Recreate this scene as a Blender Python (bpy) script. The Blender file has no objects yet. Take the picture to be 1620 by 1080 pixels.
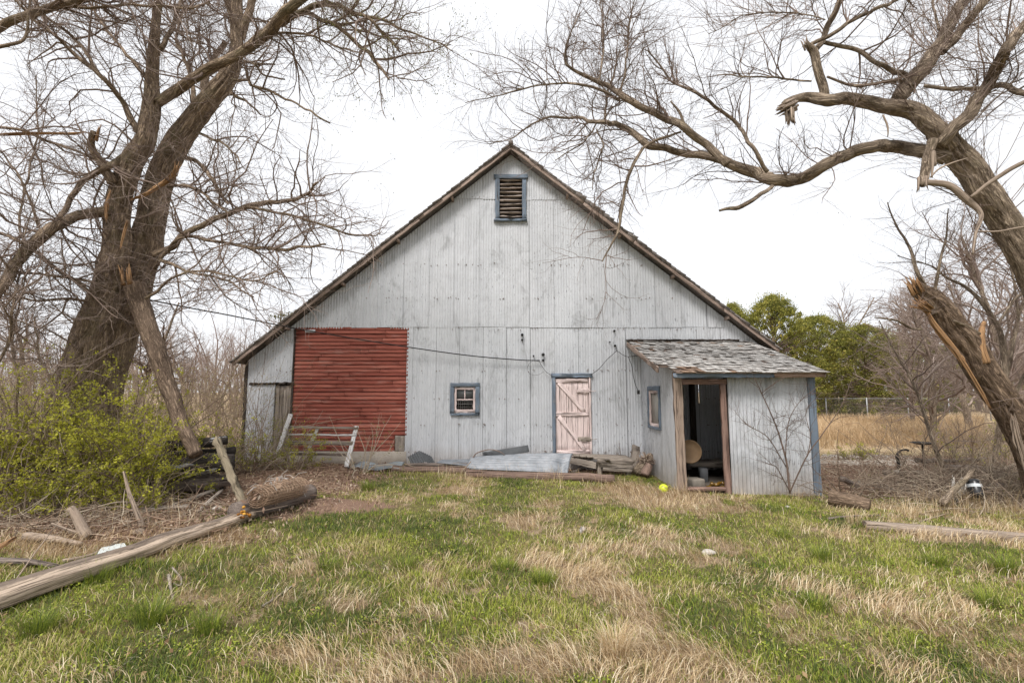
import bpy, math, random
import numpy as np
S = bpy.context.scene
# ---------------- camera, sky, sun, exposure ----------------
F = 760.0; CAMZ = 1.7; PITCH = math.atan(80 / F)
cam = bpy.data.cameras.new('camera'); cam.lens = F / 1620 * 36; cam.sensor_width = 36; cam.clip_start = .05; cam.clip_end = 2500
co = bpy.data.objects.new('camera', cam); S.collection.objects.link(co)
co.location = (0, 0, CAMZ); co.rotation_euler = (math.pi / 2 + PITCH, 0, 0); S.camera = co
SUN_EL, SUN_AZ = math.radians(52), math.radians(-25)     # azimuth from "behind the camera", positive to the right
W = bpy.data.worlds.new('World'); S.world = W; W.use_nodes = True
wn = W.node_tree; wb = wn.nodes['Background']
sky = wn.nodes.new('ShaderNodeTexSky'); sky.sky_type = 'NISHITA'; sky.sun_disc = False
sky.sun_elevation = SUN_EL; sky.sun_rotation = math.pi - SUN_AZ
sk2 = wn.nodes.new('ShaderNodeMix'); sk2.data_type = 'RGBA'; sk2.inputs[0].default_value = .93
wn.links.new(sky.outputs[0], sk2.inputs[6]); sk2.inputs[7].default_value = (8.05, 8.15, 8.4, 1)   # thin bright cloud layer
wn.links.new(sk2.outputs[2], wb.inputs[0]); wb.inputs[1].default_value = .063
sl = bpy.data.lights.new('sun', 'SUN'); sl.energy = 1.75; sl.angle = math.radians(20); sl.color = (1, .96, .93)
so = bpy.data.objects.new('sun', sl); S.collection.objects.link(so)
so.rotation_euler = (math.pi / 2 - SUN_EL, 0, SUN_AZ); so.location = (-3, -6, 12)
S.view_settings.view_transform = 'Standard'; S.view_settings.look = 'None'; S.view_settings.exposure = 1.16; S.view_settings.gamma = 1
S.cycles.max_bounces = 8; S.cycles.diffuse_bounces = 4; S.cycles.transparent_max_bounces = 8

# ---------------- helpers: photo geometry ----------------
cp, sp_ = math.cos(PITCH), math.sin(PITCH)
def ray(px, py):
    a = (px - 810) / F; b = (540 - py) / F
    return np.array([a, cp - b * sp_, sp_ + b * cp])
def P(px, py, Y):
    d = ray(px, py); return np.array([0, 0, CAMZ]) + d * (Y / d[1])
RS = np.random.RandomState
_perm = RS(5).rand(64, 64, 64)
def vnoise(p, scale=1.0, octs=1):
    p = np.asarray(p, float) * scale; out = 0; amp = 1; tot = 0
    for o in range(octs):
        i = np.floor(p).astype(int); f = p - i; f = f * f * (3 - 2 * f); v = 0
        for dx in (0, 1):
            for dy in (0, 1):
                for dz in (0, 1):
                    w = (f[..., 0] if dx else 1 - f[..., 0]) * (f[..., 1] if dy else 1 - f[..., 1]) * (f[..., 2] if dz else 1 - f[..., 2])
                    v = v + w * _perm[(i[..., 0] + dx) % 64, (i[..., 1] + dy) % 64, (i[..., 2] + dz) % 64]
        out = out + amp * v; tot += amp; amp *= .5; p = p * 2.03 + 7.1
    return out / tot
def n2(x, y, s, octs=1, off=0.): return vnoise(np.stack([x, y, np.zeros_like(x) + off], -1), s, octs)
def hgt(x, y):
    x = np.asarray(x, float); y = np.asarray(y, float)
    near = np.exp(-((y - 8) / 14) ** 2) * np.exp(-(x / 16) ** 2)
    h = -.028 * np.clip(x, -7, 7) * near
    h = h + .07 * (n2(x, y, .7, 2, 3.) - .5) * near + .025 * (n2(x, y, 3.1, 2, 9.) - .5) * near
    far = np.clip((y - 40) / 160, 0, 1)
    return h + far * 2.0 * (n2(x, y, .02, 2, 4.) - .45)
def Gp(px, py, lift=0.):
    d = ray(px, py); t = 0.3
    o = np.array([0, 0, CAMZ])
    h = 0.
    for _ in range(8):
        t = (h + lift - CAMZ) / min(d[2], -1e-4); q = o + d * t; h = float(hgt(q[0], q[1]))
    return np.array([q[0], q[1], h + lift])

# ---------------- helpers: meshes ----------------
class MB:
    def __init__(s): s.v = []; s.f = []; s.n = 0; s.t = []; s.b = []
    def add(s, v, faces, tint=.5, bk=None):
        v = np.asarray(v, float).reshape(-1, 3)
        for f in (faces if isinstance(faces, list) else [faces]):
            f = np.asarray(f)
            if f.ndim == 1: f = f[None]
            s.f.append(f + s.n)
        s.v.append(v); s.n += len(v)
        s.t.append(np.broadcast_to(np.asarray(tint, float), (len(v),)) if np.ndim(tint) <= 1 else tint)
        s.b.append(v if bk is None else np.asarray(bk, float).reshape(-1, 3))
        return s
    def box(s, c, size, tint=.5, rz=0, ax=None):
        h = np.array(size) / 2
        v = np.array([[a, b, d] for a in (-1, 1) for b in (-1, 1) for d in (-1, 1)]) * h
        bk = v + np.array(c) * 3.7
        if size[0] >= max(size[1], size[2]): bk = bk[:, [1, 2, 0]]
        elif size[1] >= size[2]: bk = bk[:, [0, 2, 1]]
        if ax is not None: v = v @ np.array(ax)
        c0, s0 = math.cos(rz), math.sin(rz)
        v = v @ np.array([[c0, s0, 0], [-s0, c0, 0], [0, 0, 1]]) + np.array(c)
        return s.add(v, np.array([[0, 1, 3, 2], [4, 6, 7, 5], [0, 4, 5, 1], [2, 3, 7, 6], [0, 2, 6, 4], [1, 5, 7, 3]]), tint, bk)
    def beam(s, p0, p1, w, h, up=(0, 0, 1), segs=8, jit=.004, tint=.5, bev=.15, seed=0, bow=0.):
        """weathered timber: w across, h along up; octagonal section with jittered edges"""
        p0 = np.array(p0, float); p1 = np.array(p1, float); L = np.linalg.norm(p1 - p0); t = (p1 - p0) / L
        side = np.cross(t, up); side /= np.linalg.norm(side); u = np.cross(side, t)
        r = RS(seed + int(abs(p0.sum()) * 977) % 9973)
        b = bev
        sec = np.array([[-1, -1 + b], [-1, 1 - b], [-1 + b, 1], [1 - b, 1], [1, 1 - b], [1, -1 + b], [1 - b, -1], [-1 + b, -1]]) * .5
        sec = sec * np.array([w, h]); k = 8; n = segs + 1
        T = np.linspace(0, 1, n)
        V = np.zeros((n, k, 3)); B = np.zeros((n, k, 3)); o = r.rand(3) * 50
        for i in range(n):
            q = p0 + t * L * T[i] + u * (bow * math.sin(math.pi * T[i]))
            ss = sec + r.randn(k, 2) * jit
            lj = (r.randn(k) * jit * 2)[:, None] if i in (0, n - 1) else 0
            V[i] = q + side * ss[:, :1] + u * ss[:, 1:] + t * lj
            B[i, :, 0] = sec[:, 0] + o[0]; B[i, :, 1] = sec[:, 1] + o[1]; B[i, :, 2] = L * T[i] + o[2]
        idx = np.arange(n * k).reshape(n, k)
        f = np.stack([idx[:-1], np.roll(idx[:-1], -1, 1), np.roll(idx[1:], -1, 1), idx[1:]], -1).reshape(-1, 4)
        return s.add(V, [f, idx[0][::-1], idx[-1]], tint, B)
    def tube(s, P_, R_, k=8, tint=.5, cap=True, rough=0., seed=0):
        P_ = np.asarray(P_, float)[None]; R_ = np.broadcast_to(np.asarray(R_, float), (P_.shape[1],))[None]
        return s.tubes(P_, R_, k, tint, cap, rough)
    def tubes(s, P_, R_, k=3, tint=.5, cap=False, rough=0., bkoff=None):
        N, n, _ = P_.shape
        T = np.gradient(P_, axis=1); T /= np.linalg.norm(T, axis=2, keepdims=True) + 1e-9
        m = P_[:, -1] - P_[:, 0]; m /= np.linalg.norm(m, axis=1, keepdims=True) + 1e-9
        ref = np.where(np.abs(m[:, 2:3]) > .75, np.array([[0., 1., 0.]]), np.array([[0., 0., 1.]]))
        if n == 2 or N > 50: ref = np.where(np.abs(m[:, 2:3]) > .8, np.array([[1., 0., 0.]]), ref)
        u = np.cross(T, ref[:, None]); u /= np.linalg.norm(u, axis=2, keepdims=True) + 1e-9
        w = np.cross(T, u)
        a = np.arange(k) * 2 * math.pi / k
        ca, sa = np.cos(a), np.sin(a)
        seg = np.linalg.norm(np.diff(P_, axis=1), axis=2); sl_ = np.concatenate([np.zeros((N, 1)), np.cumsum(seg, 1)], 1)
        off = (P_[:, :1] * 7.3)
        B = np.zeros((N, n, k, 3)); B[..., 0] = R_[..., None] * ca + off[..., None, 0]; B[..., 1] = R_[..., None] * sa + off[..., None, 1]; B[..., 2] = sl_[..., None] + off[..., None, 2]
        RR = R_[..., None] * np.ones(k)
        if rough:
            c = np.stack([np.broadcast_to(ca * 3.2, (N, n, k)), np.broadcast_to(sa * 3.2, (N, n, k)), np.broadcast_to((sl_ * 1.6)[..., None], (N, n, k))], -1) + off[:, :, None]
            big = vnoise(c * .45, 1, 2) - .5
            c2 = np.stack([R_[..., None] * ca * 15, R_[..., None] * sa * 15, np.broadcast_to((sl_ * 2.6)[..., None], (N, n, k))], -1) + off[:, :, None] * 3
            rid = 1 - np.abs(vnoise(c2, 1, 2) * 2 - 1) * 2
            RR = RR * (1 + .22 * big * min(1, rough * 12)) + rough * rid * np.minimum(1, R_[..., None] / .12) * .8
        V = P_[:, :, None] + u[:, :, None] * (RR * ca)[..., None] + w[:, :, None] * (RR * sa)[..., None]
        idx = np.arange(N * n * k).reshape(N, n, k)
        f = [np.stack([idx[:, :-1], np.roll(idx[:, :-1], -1, 2), np.roll(idx[:, 1:], -1, 2), idx[:, 1:]], -1).reshape(-1, 4)]
        if cap: f += [idx[:, 0, ::-1].reshape(N, k), idx[:, -1].reshape(N, k)]
        tt = np.broadcast_to(np.asarray(tint, float).reshape(-1, 1, 1), (N, n, k)).reshape(-1) if np.ndim(tint) == 1 and len(tint) == N else tint
        return s.add(V, f, tt, B)
    def cards(s, C, size, rng, tint=.5, flat=0., asp=.5, dirs=None):
        """leaf shaped quads folded along the midrib"""
        N = len(C); size = np.broadcast_to(np.asarray(size, float), (N,))[:, None]
        d = rng.randn(N, 3) if dirs is None else dirs + rng.randn(N, 3) * .5
        d /= np.linalg.norm(d, axis=1, keepdims=True)
        q = rng.randn(N, 3) * (1 - flat) + np.array([0, 0, 1.]) * flat * 2
        u = np.cross(d, q); u /= np.linalg.norm(u, axis=1, keepdims=True) + 1e-9
        m = C + d * size * .5
        V = np.stack([C, m + u * size * asp * .5, C + d * size, m - u * size * asp * .5], 1)
        return s.add(V, np.arange(N * 4).reshape(N, 4), np.repeat(np.broadcast_to(tint, (N,)), 4))
    def build(s, name, mat, parent=None, smooth=False, coll=None):
        V = np.concatenate(s.v); T = np.concatenate([np.asarray(t).reshape(-1) for t in s.t]); B = np.concatenate(s.b)
        loc = np.zeros(3)
        if parent is not None:
            q = parent
            while q: loc += np.array(q.location); q = q.parent
        V = V - loc
        me = bpy.data.meshes.new(name)
        nf = sum(len(f) for f in s.f); nl = sum(f.size for f in s.f)
        me.vertices.add(len(V)); me.vertices.foreach_set('co', V.astype(np.float32).ravel())
        me.loops.add(nl); me.polygons.add(nf)
        me.loops.foreach_set('vertex_index', np.concatenate([f.ravel() for f in s.f]).astype(np.int32))
        cnt = np.concatenate([np.full(len(f), f.shape[1]) for f in s.f])
        me.polygons.foreach_set('loop_start', np.concatenate([[0], np.cumsum(cnt)[:-1]]).astype(np.int32))
        me.update(calc_edges=True)
        a = me.attributes.new('tint', 'FLOAT', 'POINT'); a.data.foreach_set('value', T.astype(np.float32))
        a = me.attributes.new('bk', 'FLOAT_VECTOR', 'POINT'); a.data.foreach_set('vector', B.astype(np.float32).ravel())
        if smooth: me.polygons.foreach_set('use_smooth', np.ones(nf, bool))
        me.materials.append(mat)
        o = bpy.data.objects.new(name, me); S.collection.objects.link(o)
        if parent is not None: o.parent = parent
        return o
def tag(o, label, cat, group=None, kind=None):
    o['label'] = label; o['category'] = cat
    if group: o['group'] = group
    if kind: o['kind'] = kind
    return o
def thing(name, label, cat, loc, group=None):
    o = bpy.data.objects.new(name, None); S.collection.objects.link(o); o.location = tuple(float(c) for c in loc); o.empty_display_size = .2
    return tag(o, label, cat, group)

# ---------------- helpers: materials ----------------
class NT:
    def __init__(s, name, rough=.85, spec=.3):
        s.m = bpy.data.materials.new(name); s.m.use_nodes = True; s.t = s.m.node_tree; s.p = s.t.nodes['Principled BSDF']
        s.p.inputs['Roughness'].default_value = rough; s.p.inputs['Specular IOR Level'].default_value = spec
    def n(s, typ, **kw):
        x = s.t.nodes.new('ShaderNode' + typ)
        for k, v in kw.items(): setattr(x, k, v)
        return x
    def put(s, sock, v):
        if isinstance(v, bpy.types.NodeSocket): s.t.links.new(v, sock)
        elif isinstance(v, (int, float)): sock.default_value = v if not hasattr(sock.default_value, '__len__') else (v, v, v, 1)[:len(sock.default_value)]
        else: sock.default_value = tuple(v) + ((1,) if len(v) < len(sock.default_value) else ())
    def co(s): return s.n('TexCoord').outputs['Object']
    def attr(s, name, out='Fac'): x = s.n('Attribute', attribute_name=name); return x.outputs[out]
    def map(s, vec, sc, loc=(0, 0, 0)):
        x = s.n('Mapping'); s.put(x.inputs['Vector'], vec); x.inputs['Scale'].default_value = sc; x.inputs['Location'].default_value = loc; return x.outputs[0]
    def noise(s, vec, scale=1, detail=4, rough=.6, dist=0):
        x = s.n('TexNoise'); s.put(x.inputs['Vector'], vec); x.inputs['Scale'].default_value = scale; x.inputs['Detail'].default_value = detail
        x.inputs['Roughness'].default_value = rough; x.inputs['Distortion'].default_value = dist; return x.outputs['Fac']
    def vor(s, vec, scale=1, feature='F1', rnd=1):
        x = s.n('TexVoronoi', feature=feature); s.put(x.inputs['Vector'], vec); x.inputs['Scale'].default_value = scale; x.inputs['Randomness'].default_value = rnd; return x.outputs['Distance']
    def ramp(s, fac, stops, const=False):
        x = s.n('ValToRGB'); s.put(x.inputs[0], fac); r = x.color_ramp
        if const: r.interpolation = 'CONSTANT'
        while len(r.elements) < len(stops): r.elements.new(.5)
        for e, (p, c) in zip(r.elements, stops):
            e.position = p; e.color = (c, c, c, 1) if isinstance(c, (int, float)) else tuple(c) + (1,)
        return x.outputs[0]
    def mix(s, f, a, b, mode='MIX'):
        x = s.n('Mix', data_type='RGBA', blend_type=mode); s.put(x.inputs[0], f); s.put(x.inputs[6], a); s.put(x.inputs[7], b); return x.outputs[2]
    def math(s, op, a, b=0., clamp=False):
        x = s.n('Math', operation=op, use_clamp=clamp); s.put(x.inputs[0], a); s.put(x.inputs[1], b); return x.outputs[0]
    def col(s, v): s.put(s.p.inputs['Base Color'], v); return s
    def bump(s, h, dist=.01, strength=1.):
        x = s.n('Bump'); s.put(x.inputs['Height'], h); x.inputs['Distance'].default_value = dist; x.inputs['Strength'].default_value = strength
        s.put(s.p.inputs['Normal'], x.outputs[0]); return s
def simple(name, c, rough=.8, var=.25, scale=6, metal=0, bump=.003):
    m = NT(name, rough); n = m.noise(m.co(), scale, 5)
    m.col(m.mix(n, tuple(x * (1 - var) for x in c), tuple(min(1, x * (1 + var)) for x in c))); m.p.inputs['Metallic'].default_value = metal
    if bump: m.bump(m.noise(m.co(), scale * 4, 4), bump)
    return m.m
def wood(name, dark, light, paint=None, cover=.5, psc=5, grain=1.):
    m = NT(name, .88, .2); bk = m.attr('bk', 'Vector')
    g = m.noise(m.map(bk, (170, 170, 5)), 1, 6, .78, .8); g2 = m.noise(m.map(bk, (22, 22, 1.6)), 1, 4, .7)
    gg = m.math('ADD', m.math('MULTIPLY', g, .6), m.math('MULTIPLY', g2, .4))
    crack = m.math('MULTIPLY', m.ramp(m.noise(m.map(bk, (40, 40, .9), (3, 8, 1)), 1, 4, .6, .5), [(.34, 0.), (.40, 1.)]), m.ramp(m.noise(m.map(bk, (95, 95, 1.6), (13, 8, 1)), 1, 4, .6, .5), [(.35, 0.3), (.42, 1.)]))
    c = m.ramp(gg, [(.36, dark), (.62, light)])
    c = m.mix(m.math('MULTIPLY', m.attr('tint'), .7), c, m.mix(.5, c, tuple(min(1, x * 1.5) for x in light)))
    c = m.mix(crack, tuple(x * .35 for x in dark), c)
    if paint:
        pm = m.noise(m.map(bk, (psc * 4, psc * 4, psc)), 1, 6, .72)
        pm = m.ramp(pm, [(1 - cover - .04, 0.), (1 - cover + .02, 1.)])
        pv = m.mix(m.noise(m.map(bk, (9, 9, 2)), 1, 4), tuple(x * .78 for x in paint), paint)
        c = m.mix(m.math('MULTIPLY', pm, crack), c, pv)
    m.col(c); m.bump(m.math('ADD', g, m.math('MULTIPLY', crack, 1.)), .007 * grain)
    return m.m
def bark(name, dark, light, moss=0.):
    m = NT(name, .92, .15); bk = m.attr('bk', 'Vector')
    n1 = m.noise(m.map(bk, (24, 24, 3.8)), 1, 4, .62, .7); rd = m.math('MULTIPLY', m.math('ABSOLUTE', m.math('SUBTRACT', n1, .5)), 7., True)
    a = m.noise(m.map(bk, (75, 75, 13)), 1, 6, .75, 1.); b = m.noise(m.map(bk, (9, 9, 2.5)), 1, 4)
    v = m.vor(m.mix(.35, m.map(bk, (42, 42, 6)), m.map(bk, (90, 90, 20))), 1, 'DISTANCE_TO_EDGE')
    vf = m.ramp(v, [(0., 0.), (.22, 1.)])
    h = m.math('ADD', m.math('ADD', m.math('MULTIPLY', a, .62), m.math('MULTIPLY', vf, .12)), m.math('MULTIPLY', rd, .34))
    c = m.ramp(h, [(.30, tuple(x * .4 for x in dark)), (.5, dark), (.80, light)])
    c = m.mix(m.ramp(b, [(.35, 0.), (.7, .6)]), c, m.mix(.5, c, tuple(min(1, x * 1.5) for x in light)))
    if moss:
        c = m.mix(m.ramp(m.noise(m.map(bk, (5, 5, 2), (9, 2, 4)), 1, 5), [(.52, 0.), (.68, moss)]), c, (.10, .11, .035))
    m.col(c); m.bump(h, .035); return m.m
def leafm(name, a, b, trans=.35):
    m = NT(name, .6, .3); c = m.ramp(m.attr('tint'), [(0., a), (1., b)]); m.col(c)
    tr = m.n('BsdfTranslucent'); m.put(tr.inputs[0], c)
    mx = m.n('MixShader'); mx.inputs[0].default_value = trans
    m.t.links.new(m.p.outputs[0], mx.inputs[1]); m.t.links.new(tr.outputs[0], mx.inputs[2])
    m.t.links.new(mx.outputs[0], m.t.nodes['Material Output'].inputs[0]); return m.m
def rampm(name, stops, rough=.9, trans=0.):
    m = NT(name, rough, .25); c = m.ramp(m.attr('tint'), stops); m.col(c)
    if trans:
        tr = m.n('BsdfTranslucent'); m.put(tr.inputs[0], c); mx = m.n('MixShader'); mx.inputs[0].default_value = trans
        m.t.links.new(m.p.outputs[0], mx.inputs[1]); m.t.links.new(tr.outputs[0], mx.inputs[2]); m.t.links.new(mx.outputs[0], m.t.nodes['Material Output'].inputs[0])
    return m.m
# ---------------- ground fields ----------------
def blob(px, py, rx, ry, w=1.):
    c = Gp(px, py); a = Gp(px, py - ry) if py - ry > 632 else Gp(px, 632); b = Gp(px, py + ry)
    return (c[0], c[1], rx / F * c[1], max(.12, (a[1] - b[1]) / 2), w)
DRY = [blob(*b) for b in [(870,893,40,14,1.3),(925,905,50,20,1.3),(975,940,58,30,1.35),(1010,990,70,40,1.35),(1060,1045,115,45,1.2),(900,1062,150,26),(640,1075,130,16,.8),
  (770,1060,90,22,.8),(720,775,45,14,.9),(700,800,35,9,.5),(832,822,45,9,.9),(1005,782,55,16,1.1),(1065,792,75,16,.9),(1040,848,55,13,.8),(985,865,40,8,.6),(690,912,95,13,.8),
  (735,902,55,10,.7),(1200,868,60,9,.6),(1235,925,55,11,.7),(1400,960,110,20,.4),(1490,985,150,24,.45),(1560,925,50,14,.4),(1400,1062,160,18,.45),(1565,1050,60,26,.6),
  (1470,845,150,12,.8),(1500,808,130,13,.7),(312,940,34,14,1.),(400,1020,60,12,.5),(620,1000,55,14,.6),(520,950,60,10,.4),(90,860,110,14,1.),(250,845,110,14,.9),(1180,835,60,8,.5),
  (1130,880,50,8,.6),(1290,1010,70,14,.6),(820,980,50,12,.5),(560,880,80,8,.5),(880,800,50,8,.6),(640,790,40,8,.8),(580,960,60,10,.7),(700,965,70,10,.7),(470,905,60,10,.6),(760,935,60,10,.6),
  (1100,920,60,12,.6),(1200,960,80,14,.6),(1150,1020,60,16,.7),(520,1040,80,14,.7),(380,960,50,10,.6),(940,840,60,9,.6),(1320,890,50,9,.6),(1160,790,60,8,.5)]]
GREEN = [blob(*b) for b in [(780,905,70,16,1.),(800,960,90,20,.8),(930,955,30,16,.4),(700,985,70,16,.6),(690,790,60,12,.6),(150,950,150,50,.9),(250,1030,160,40,.8),(620,830,90,16,.8),
  (1100,830,80,14,.5),(1130,920,80,20,.6),(1350,890,110,18,1.1),(1560,880,80,20,1.1),(1600,960,40,40,.9),(1150,980,80,25,.6),(1240,800,60,10,.8),(960,810,70,12,.4),(860,770,60,8,.6),(1460,800,60,6,.8),(450,860,80,20,.7),(580,1010,60,30,.5)]]
DIRT = [blob(*b) for b in [(535,800,70,12,1.4),(500,770,80,16,1.),(560,755,60,10,1.),(440,815,60,10,.9),(1380,760,130,18,1.3),(1520,770,120,22,1.2),(150,830,180,22,1.1),(300,800,90,24,1.1),(60,820,90,30,1.),(370,770,90,30,1.)]]
def fsum(B, x, y):
    r = np.zeros_like(x)
    for cx, cy, ax, ay, w in B: r = np.maximum(r, w * np.exp(-(((x - cx) / ax) ** 2 + ((y - cy) / ay) ** 2) * .8))
    return r
def fields(x, y):
    wx = x + .5 * (n2(x, y, 1.3, 2, 21.) - .5); wy = y + .5 * (n2(x, y, 1.3, 2, 31.) - .5)
    n = n2(x, y, .9, 3, 1.) - .5; m = n2(x, y, 3.7, 2, 2.) - .5
    dry = .05 + 1.05 * fsum(DRY, wx, wy) - .75 * fsum(GREEN, wx, wy) + .7 * n + 1.5 * m + 1.3 * (n2(x, y, 11., 2, 5.) - .5)
    dirt = fsum(DIRT, wx, wy) + .5 * n + .3 * m
    left = np.clip((-x - 4.2 + .55 * (y - 6)) * 1.2, 0, 1) * np.clip((y - 5.6) / 1.0, 0, 1) * (y < 11)
    right = np.clip((x - 5.2) * 1.2, 0, 1) * np.clip((y - 8.0) * 1.0, 0, 1) * np.clip((14.5 - y), 0, 1)
    dirt = np.maximum(dirt, np.maximum(left, right) * (.8 + .5 * m))
    wall = np.clip((y - 10.2) * 1.4, 0, 1) * (x > -9) * (x < 4) * (y < 12); dirt = np.maximum(dirt, wall * .9)
    field = np.clip((y - 13.5) / 2, 0, 1)
    return np.clip(dry, 0, 1), np.clip(dirt, 0, 1) * (1 - field), field
# ---------------- ground ----------------
gx = np.sinh(np.linspace(-1, 1, 361) * 5.2) ; gx = gx / gx.max() * 900
gx = np.unique(np.concatenate([np.linspace(-11, 11, 260), gx[np.abs(gx) > 11.2]]))
gy = np.unique(np.concatenate([np.linspace(-4, 15, 230), 15 + np.geomspace(.1, 1500, 110), [-12, -30, -80]]))
X, Y = np.meshgrid(gx, gy)
Z = hgt(X, Y); dry, dirt, field = fields(X, Y)
near = (Y < 15) & (np.abs(X) < 11)
Z = Z + np.where(near, .02 * (n2(X, Y, 6., 2, 12.) - .5), 0)
g = MB(); idx = np.arange(X.size).reshape(X.shape)
g.add(np.stack([X, Y, Z], -1), np.stack([idx[:-1, :-1], idx[:-1, 1:], idx[1:, 1:], idx[1:, :-1]], -1).reshape(-1, 4), dry.ravel(), np.stack([dry, dirt, field], -1))
m = NT('ground_soil_and_thatch', .95, .1); o = m.co(); sep = m.n('SeparateXYZ'); m.put(sep.inputs[0], m.attr('bk', 'Vector'))
na = m.noise(o, 9, 6, .75); nb = m.noise(o, 45, 5, .8); nc = m.noise(o, 2.5, 4)
green = m.ramp(na, [(.3, (.10, .08, .04)), (.7, (.20, .18, .07))]); tan = m.ramp(nb, [(.3, (.17, .115, .075)), (.72, (.46, .35, .23))])
soil = m.ramp(nb, [(.3, (.13, .08, .06)), (.55, (.27, .175, .125)), (.75, (.38, .27, .20))])
fld = m.ramp(nc, [(.35, (.40, .28, .16)), (.7, (.52, .41, .27))])
c = m.mix(m.ramp(m.math('ADD', sep.outputs[0], m.math('MULTIPLY', m.math('SUBTRACT', nb, .5), .8)), [(.35, 0.), (.6, 1.)]), green, tan)
c = m.mix(m.ramp(m.math('ADD', sep.outputs[1], m.math('MULTIPLY', m.math('SUBTRACT', na, .5), .6)), [(.4, 0.), (.6, 1.)]), c, soil)
c = m.mix(sep.outputs[2], c, fld); m.col(c); m.bump(m.math('ADD', na, m.math('MULTIPLY', nb, .6)), .03)
go = g.build('ground', m.m, smooth=True); go['kind'] = 'structure'; go['label'] = 'grassy farmyard ground with bare reddish soil patches'

# ---------------- grass ----------------
def inside(x, y):   # keep blades out of the buildings
    barn_ = (y > 11.05) & (x > -6.3) & (x < 6.1) & (y < 26); lean = (x > 2.95) & (x < 5.45) & (y > 8.72)
    return barn_ | lean
def blades(mb, x, y, L, wd, az, lean, curve, tint, segs=3, z0=None):
    N = len(x); z = (hgt(x, y) if z0 is None else z0) - .01
    t = np.linspace(0, 1, segs + 1)[None]
    bend = lean[:, None] * t + curve[:, None] * t ** 2
    bend = np.clip(bend, 0, 1.62); dl = L[:, None] / segs
    hx = np.concatenate([np.zeros((N, 1)), np.cumsum(np.sin((bend[:, 1:] + bend[:, :-1]) / 2) * dl, 1)], 1)
    hz = np.concatenate([np.zeros((N, 1)), np.cumsum(np.cos((bend[:, 1:] + bend[:, :-1]) / 2) * dl, 1)], 1)
    cx, sx = np.cos(az)[:, None], np.sin(az)[:, None]
    C = np.stack([x[:, None] + cx * hx, y[:, None] + sx * hx, z[:, None] + hz], -1)
    w = wd[:, None] * np.array([1, .85, .6, .12])[None, :segs + 1] if segs == 3 else wd[:, None] * np.array([1, .8, .12])[None]
    sd = np.stack([-sx * w / 2, cx * w / 2, np.zeros_like(w)], -1)
    V = np.stack([C - sd, C + sd], 2)
    i = np.arange(N * (segs + 1) * 2).reshape(N, segs + 1, 2)
    f = np.stack([i[:, :-1, 0], i[:, :-1, 1], i[:, 1:, 1], i[:, 1:, 0]], -1).reshape(-1, 4)
    mb.add(V, f, np.repeat(tint, (segs + 1) * 2))
rg = RS(11)
def scatter(NT_, y0=2.3, y1=11.3, p=.5, spread=1.2):
    u = rg.rand(NT_); yy = (y0 ** p + u * (y1 ** p - y0 ** p)) ** (1 / p)   # pdf ~ y^(p-1)
    xx = (rg.rand(NT_) * 2 - 1) * (yy * 1.1 * spread + .5); return xx, yy
GR = MB(); DR = MB()
# green tufts
tx, ty = scatter(32000); d, di, fi = fields(tx, ty)
keep = (rg.rand(len(tx)) > np.clip(d * 1.25 - .15, 0, .93)) & (rg.rand(len(tx)) > di * 1.15) & ~inside(tx, ty); tx, ty, d = tx[keep], ty[keep], d[keep]
lush = n2(tx, ty, 1.7, 2, 55.); hue = np.clip(n2(tx, ty, 1.3, 2, 66.) * 2.2 - .68 + rg.randn(len(tx)) * .16, 0, 1)
k = 13; N = len(tx) * k
x = np.repeat(tx, k) + rg.randn(N) * .05; y = np.repeat(ty, k) + rg.randn(N) * .05
L = np.repeat(.028 + .058 * np.clip(lush * 1.5 - .35, 0, 1) ** 1.3 * (1.15 - d * .6), k) * (.5 + rg.rand(N) * .9)
blades(GR, x, y, L, (.0031 + .0012 * rg.rand(N)) * (1 + y * .1), rg.rand(N) * 6.283, .25 + rg.rand(N) * .85, rg.rand(N) * 1.5, np.clip(np.repeat(hue, k) + rg.randn(N) * .22, 0, 1), 3)
# broad lawn blades, short filler
x, y = scatter(120000); d, di, fi = fields(x, y)
keep = (rg.rand(len(x)) > np.clip(d * 1.1 - .1, 0, .93)) & (rg.rand(len(x)) > di * 1.2) & ~inside(x, y); x, y = x[keep], y[keep]; N = len(x)
blades(GR, x, y, .03 + .05 * rg.rand(N), (.0036) * (1 + y * .1), rg.rand(N) * 6.283, .2 + rg.rand(N) * .9, rg.rand(N), np.clip(.35 + .3 * rg.randn(N), 0, 1), 2)
# dry thatch lying over
tx, ty = scatter(25000); d, di, fi = fields(tx, ty)
keep = (rg.rand(len(tx)) < np.clip(d * 1.25 - .08, .05, 1)) & (rg.rand(len(tx)) > di * .75) & ~inside(tx, ty); tx, ty, d = tx[keep], ty[keep], d[keep]
k = 11; N = len(tx) * k; sw = n2(tx, ty, .8, 2, 77.) * 12
x = np.repeat(tx, k) + rg.randn(N) * .07; y = np.repeat(ty, k) + rg.randn(N) * .07
L = np.repeat(.05 + .09 * d, k) * (.5 + rg.rand(N) * 1.0)
blades(DR, x, y, L, (.0026 + .0012 * rg.rand(N)) * (1 + y * .1), np.repeat((sw > 6) * 3.1416 + (sw - 6) * .12, k) + rg.randn(N) * .75, 1.05 + rg.rand(N) * .5, -.1 + rg.rand(N) * .9, np.clip(np.repeat(.3 + .5 * rg.rand(len(tx)), k) + rg.randn(N) * .24, 0, 1), 3)
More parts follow.
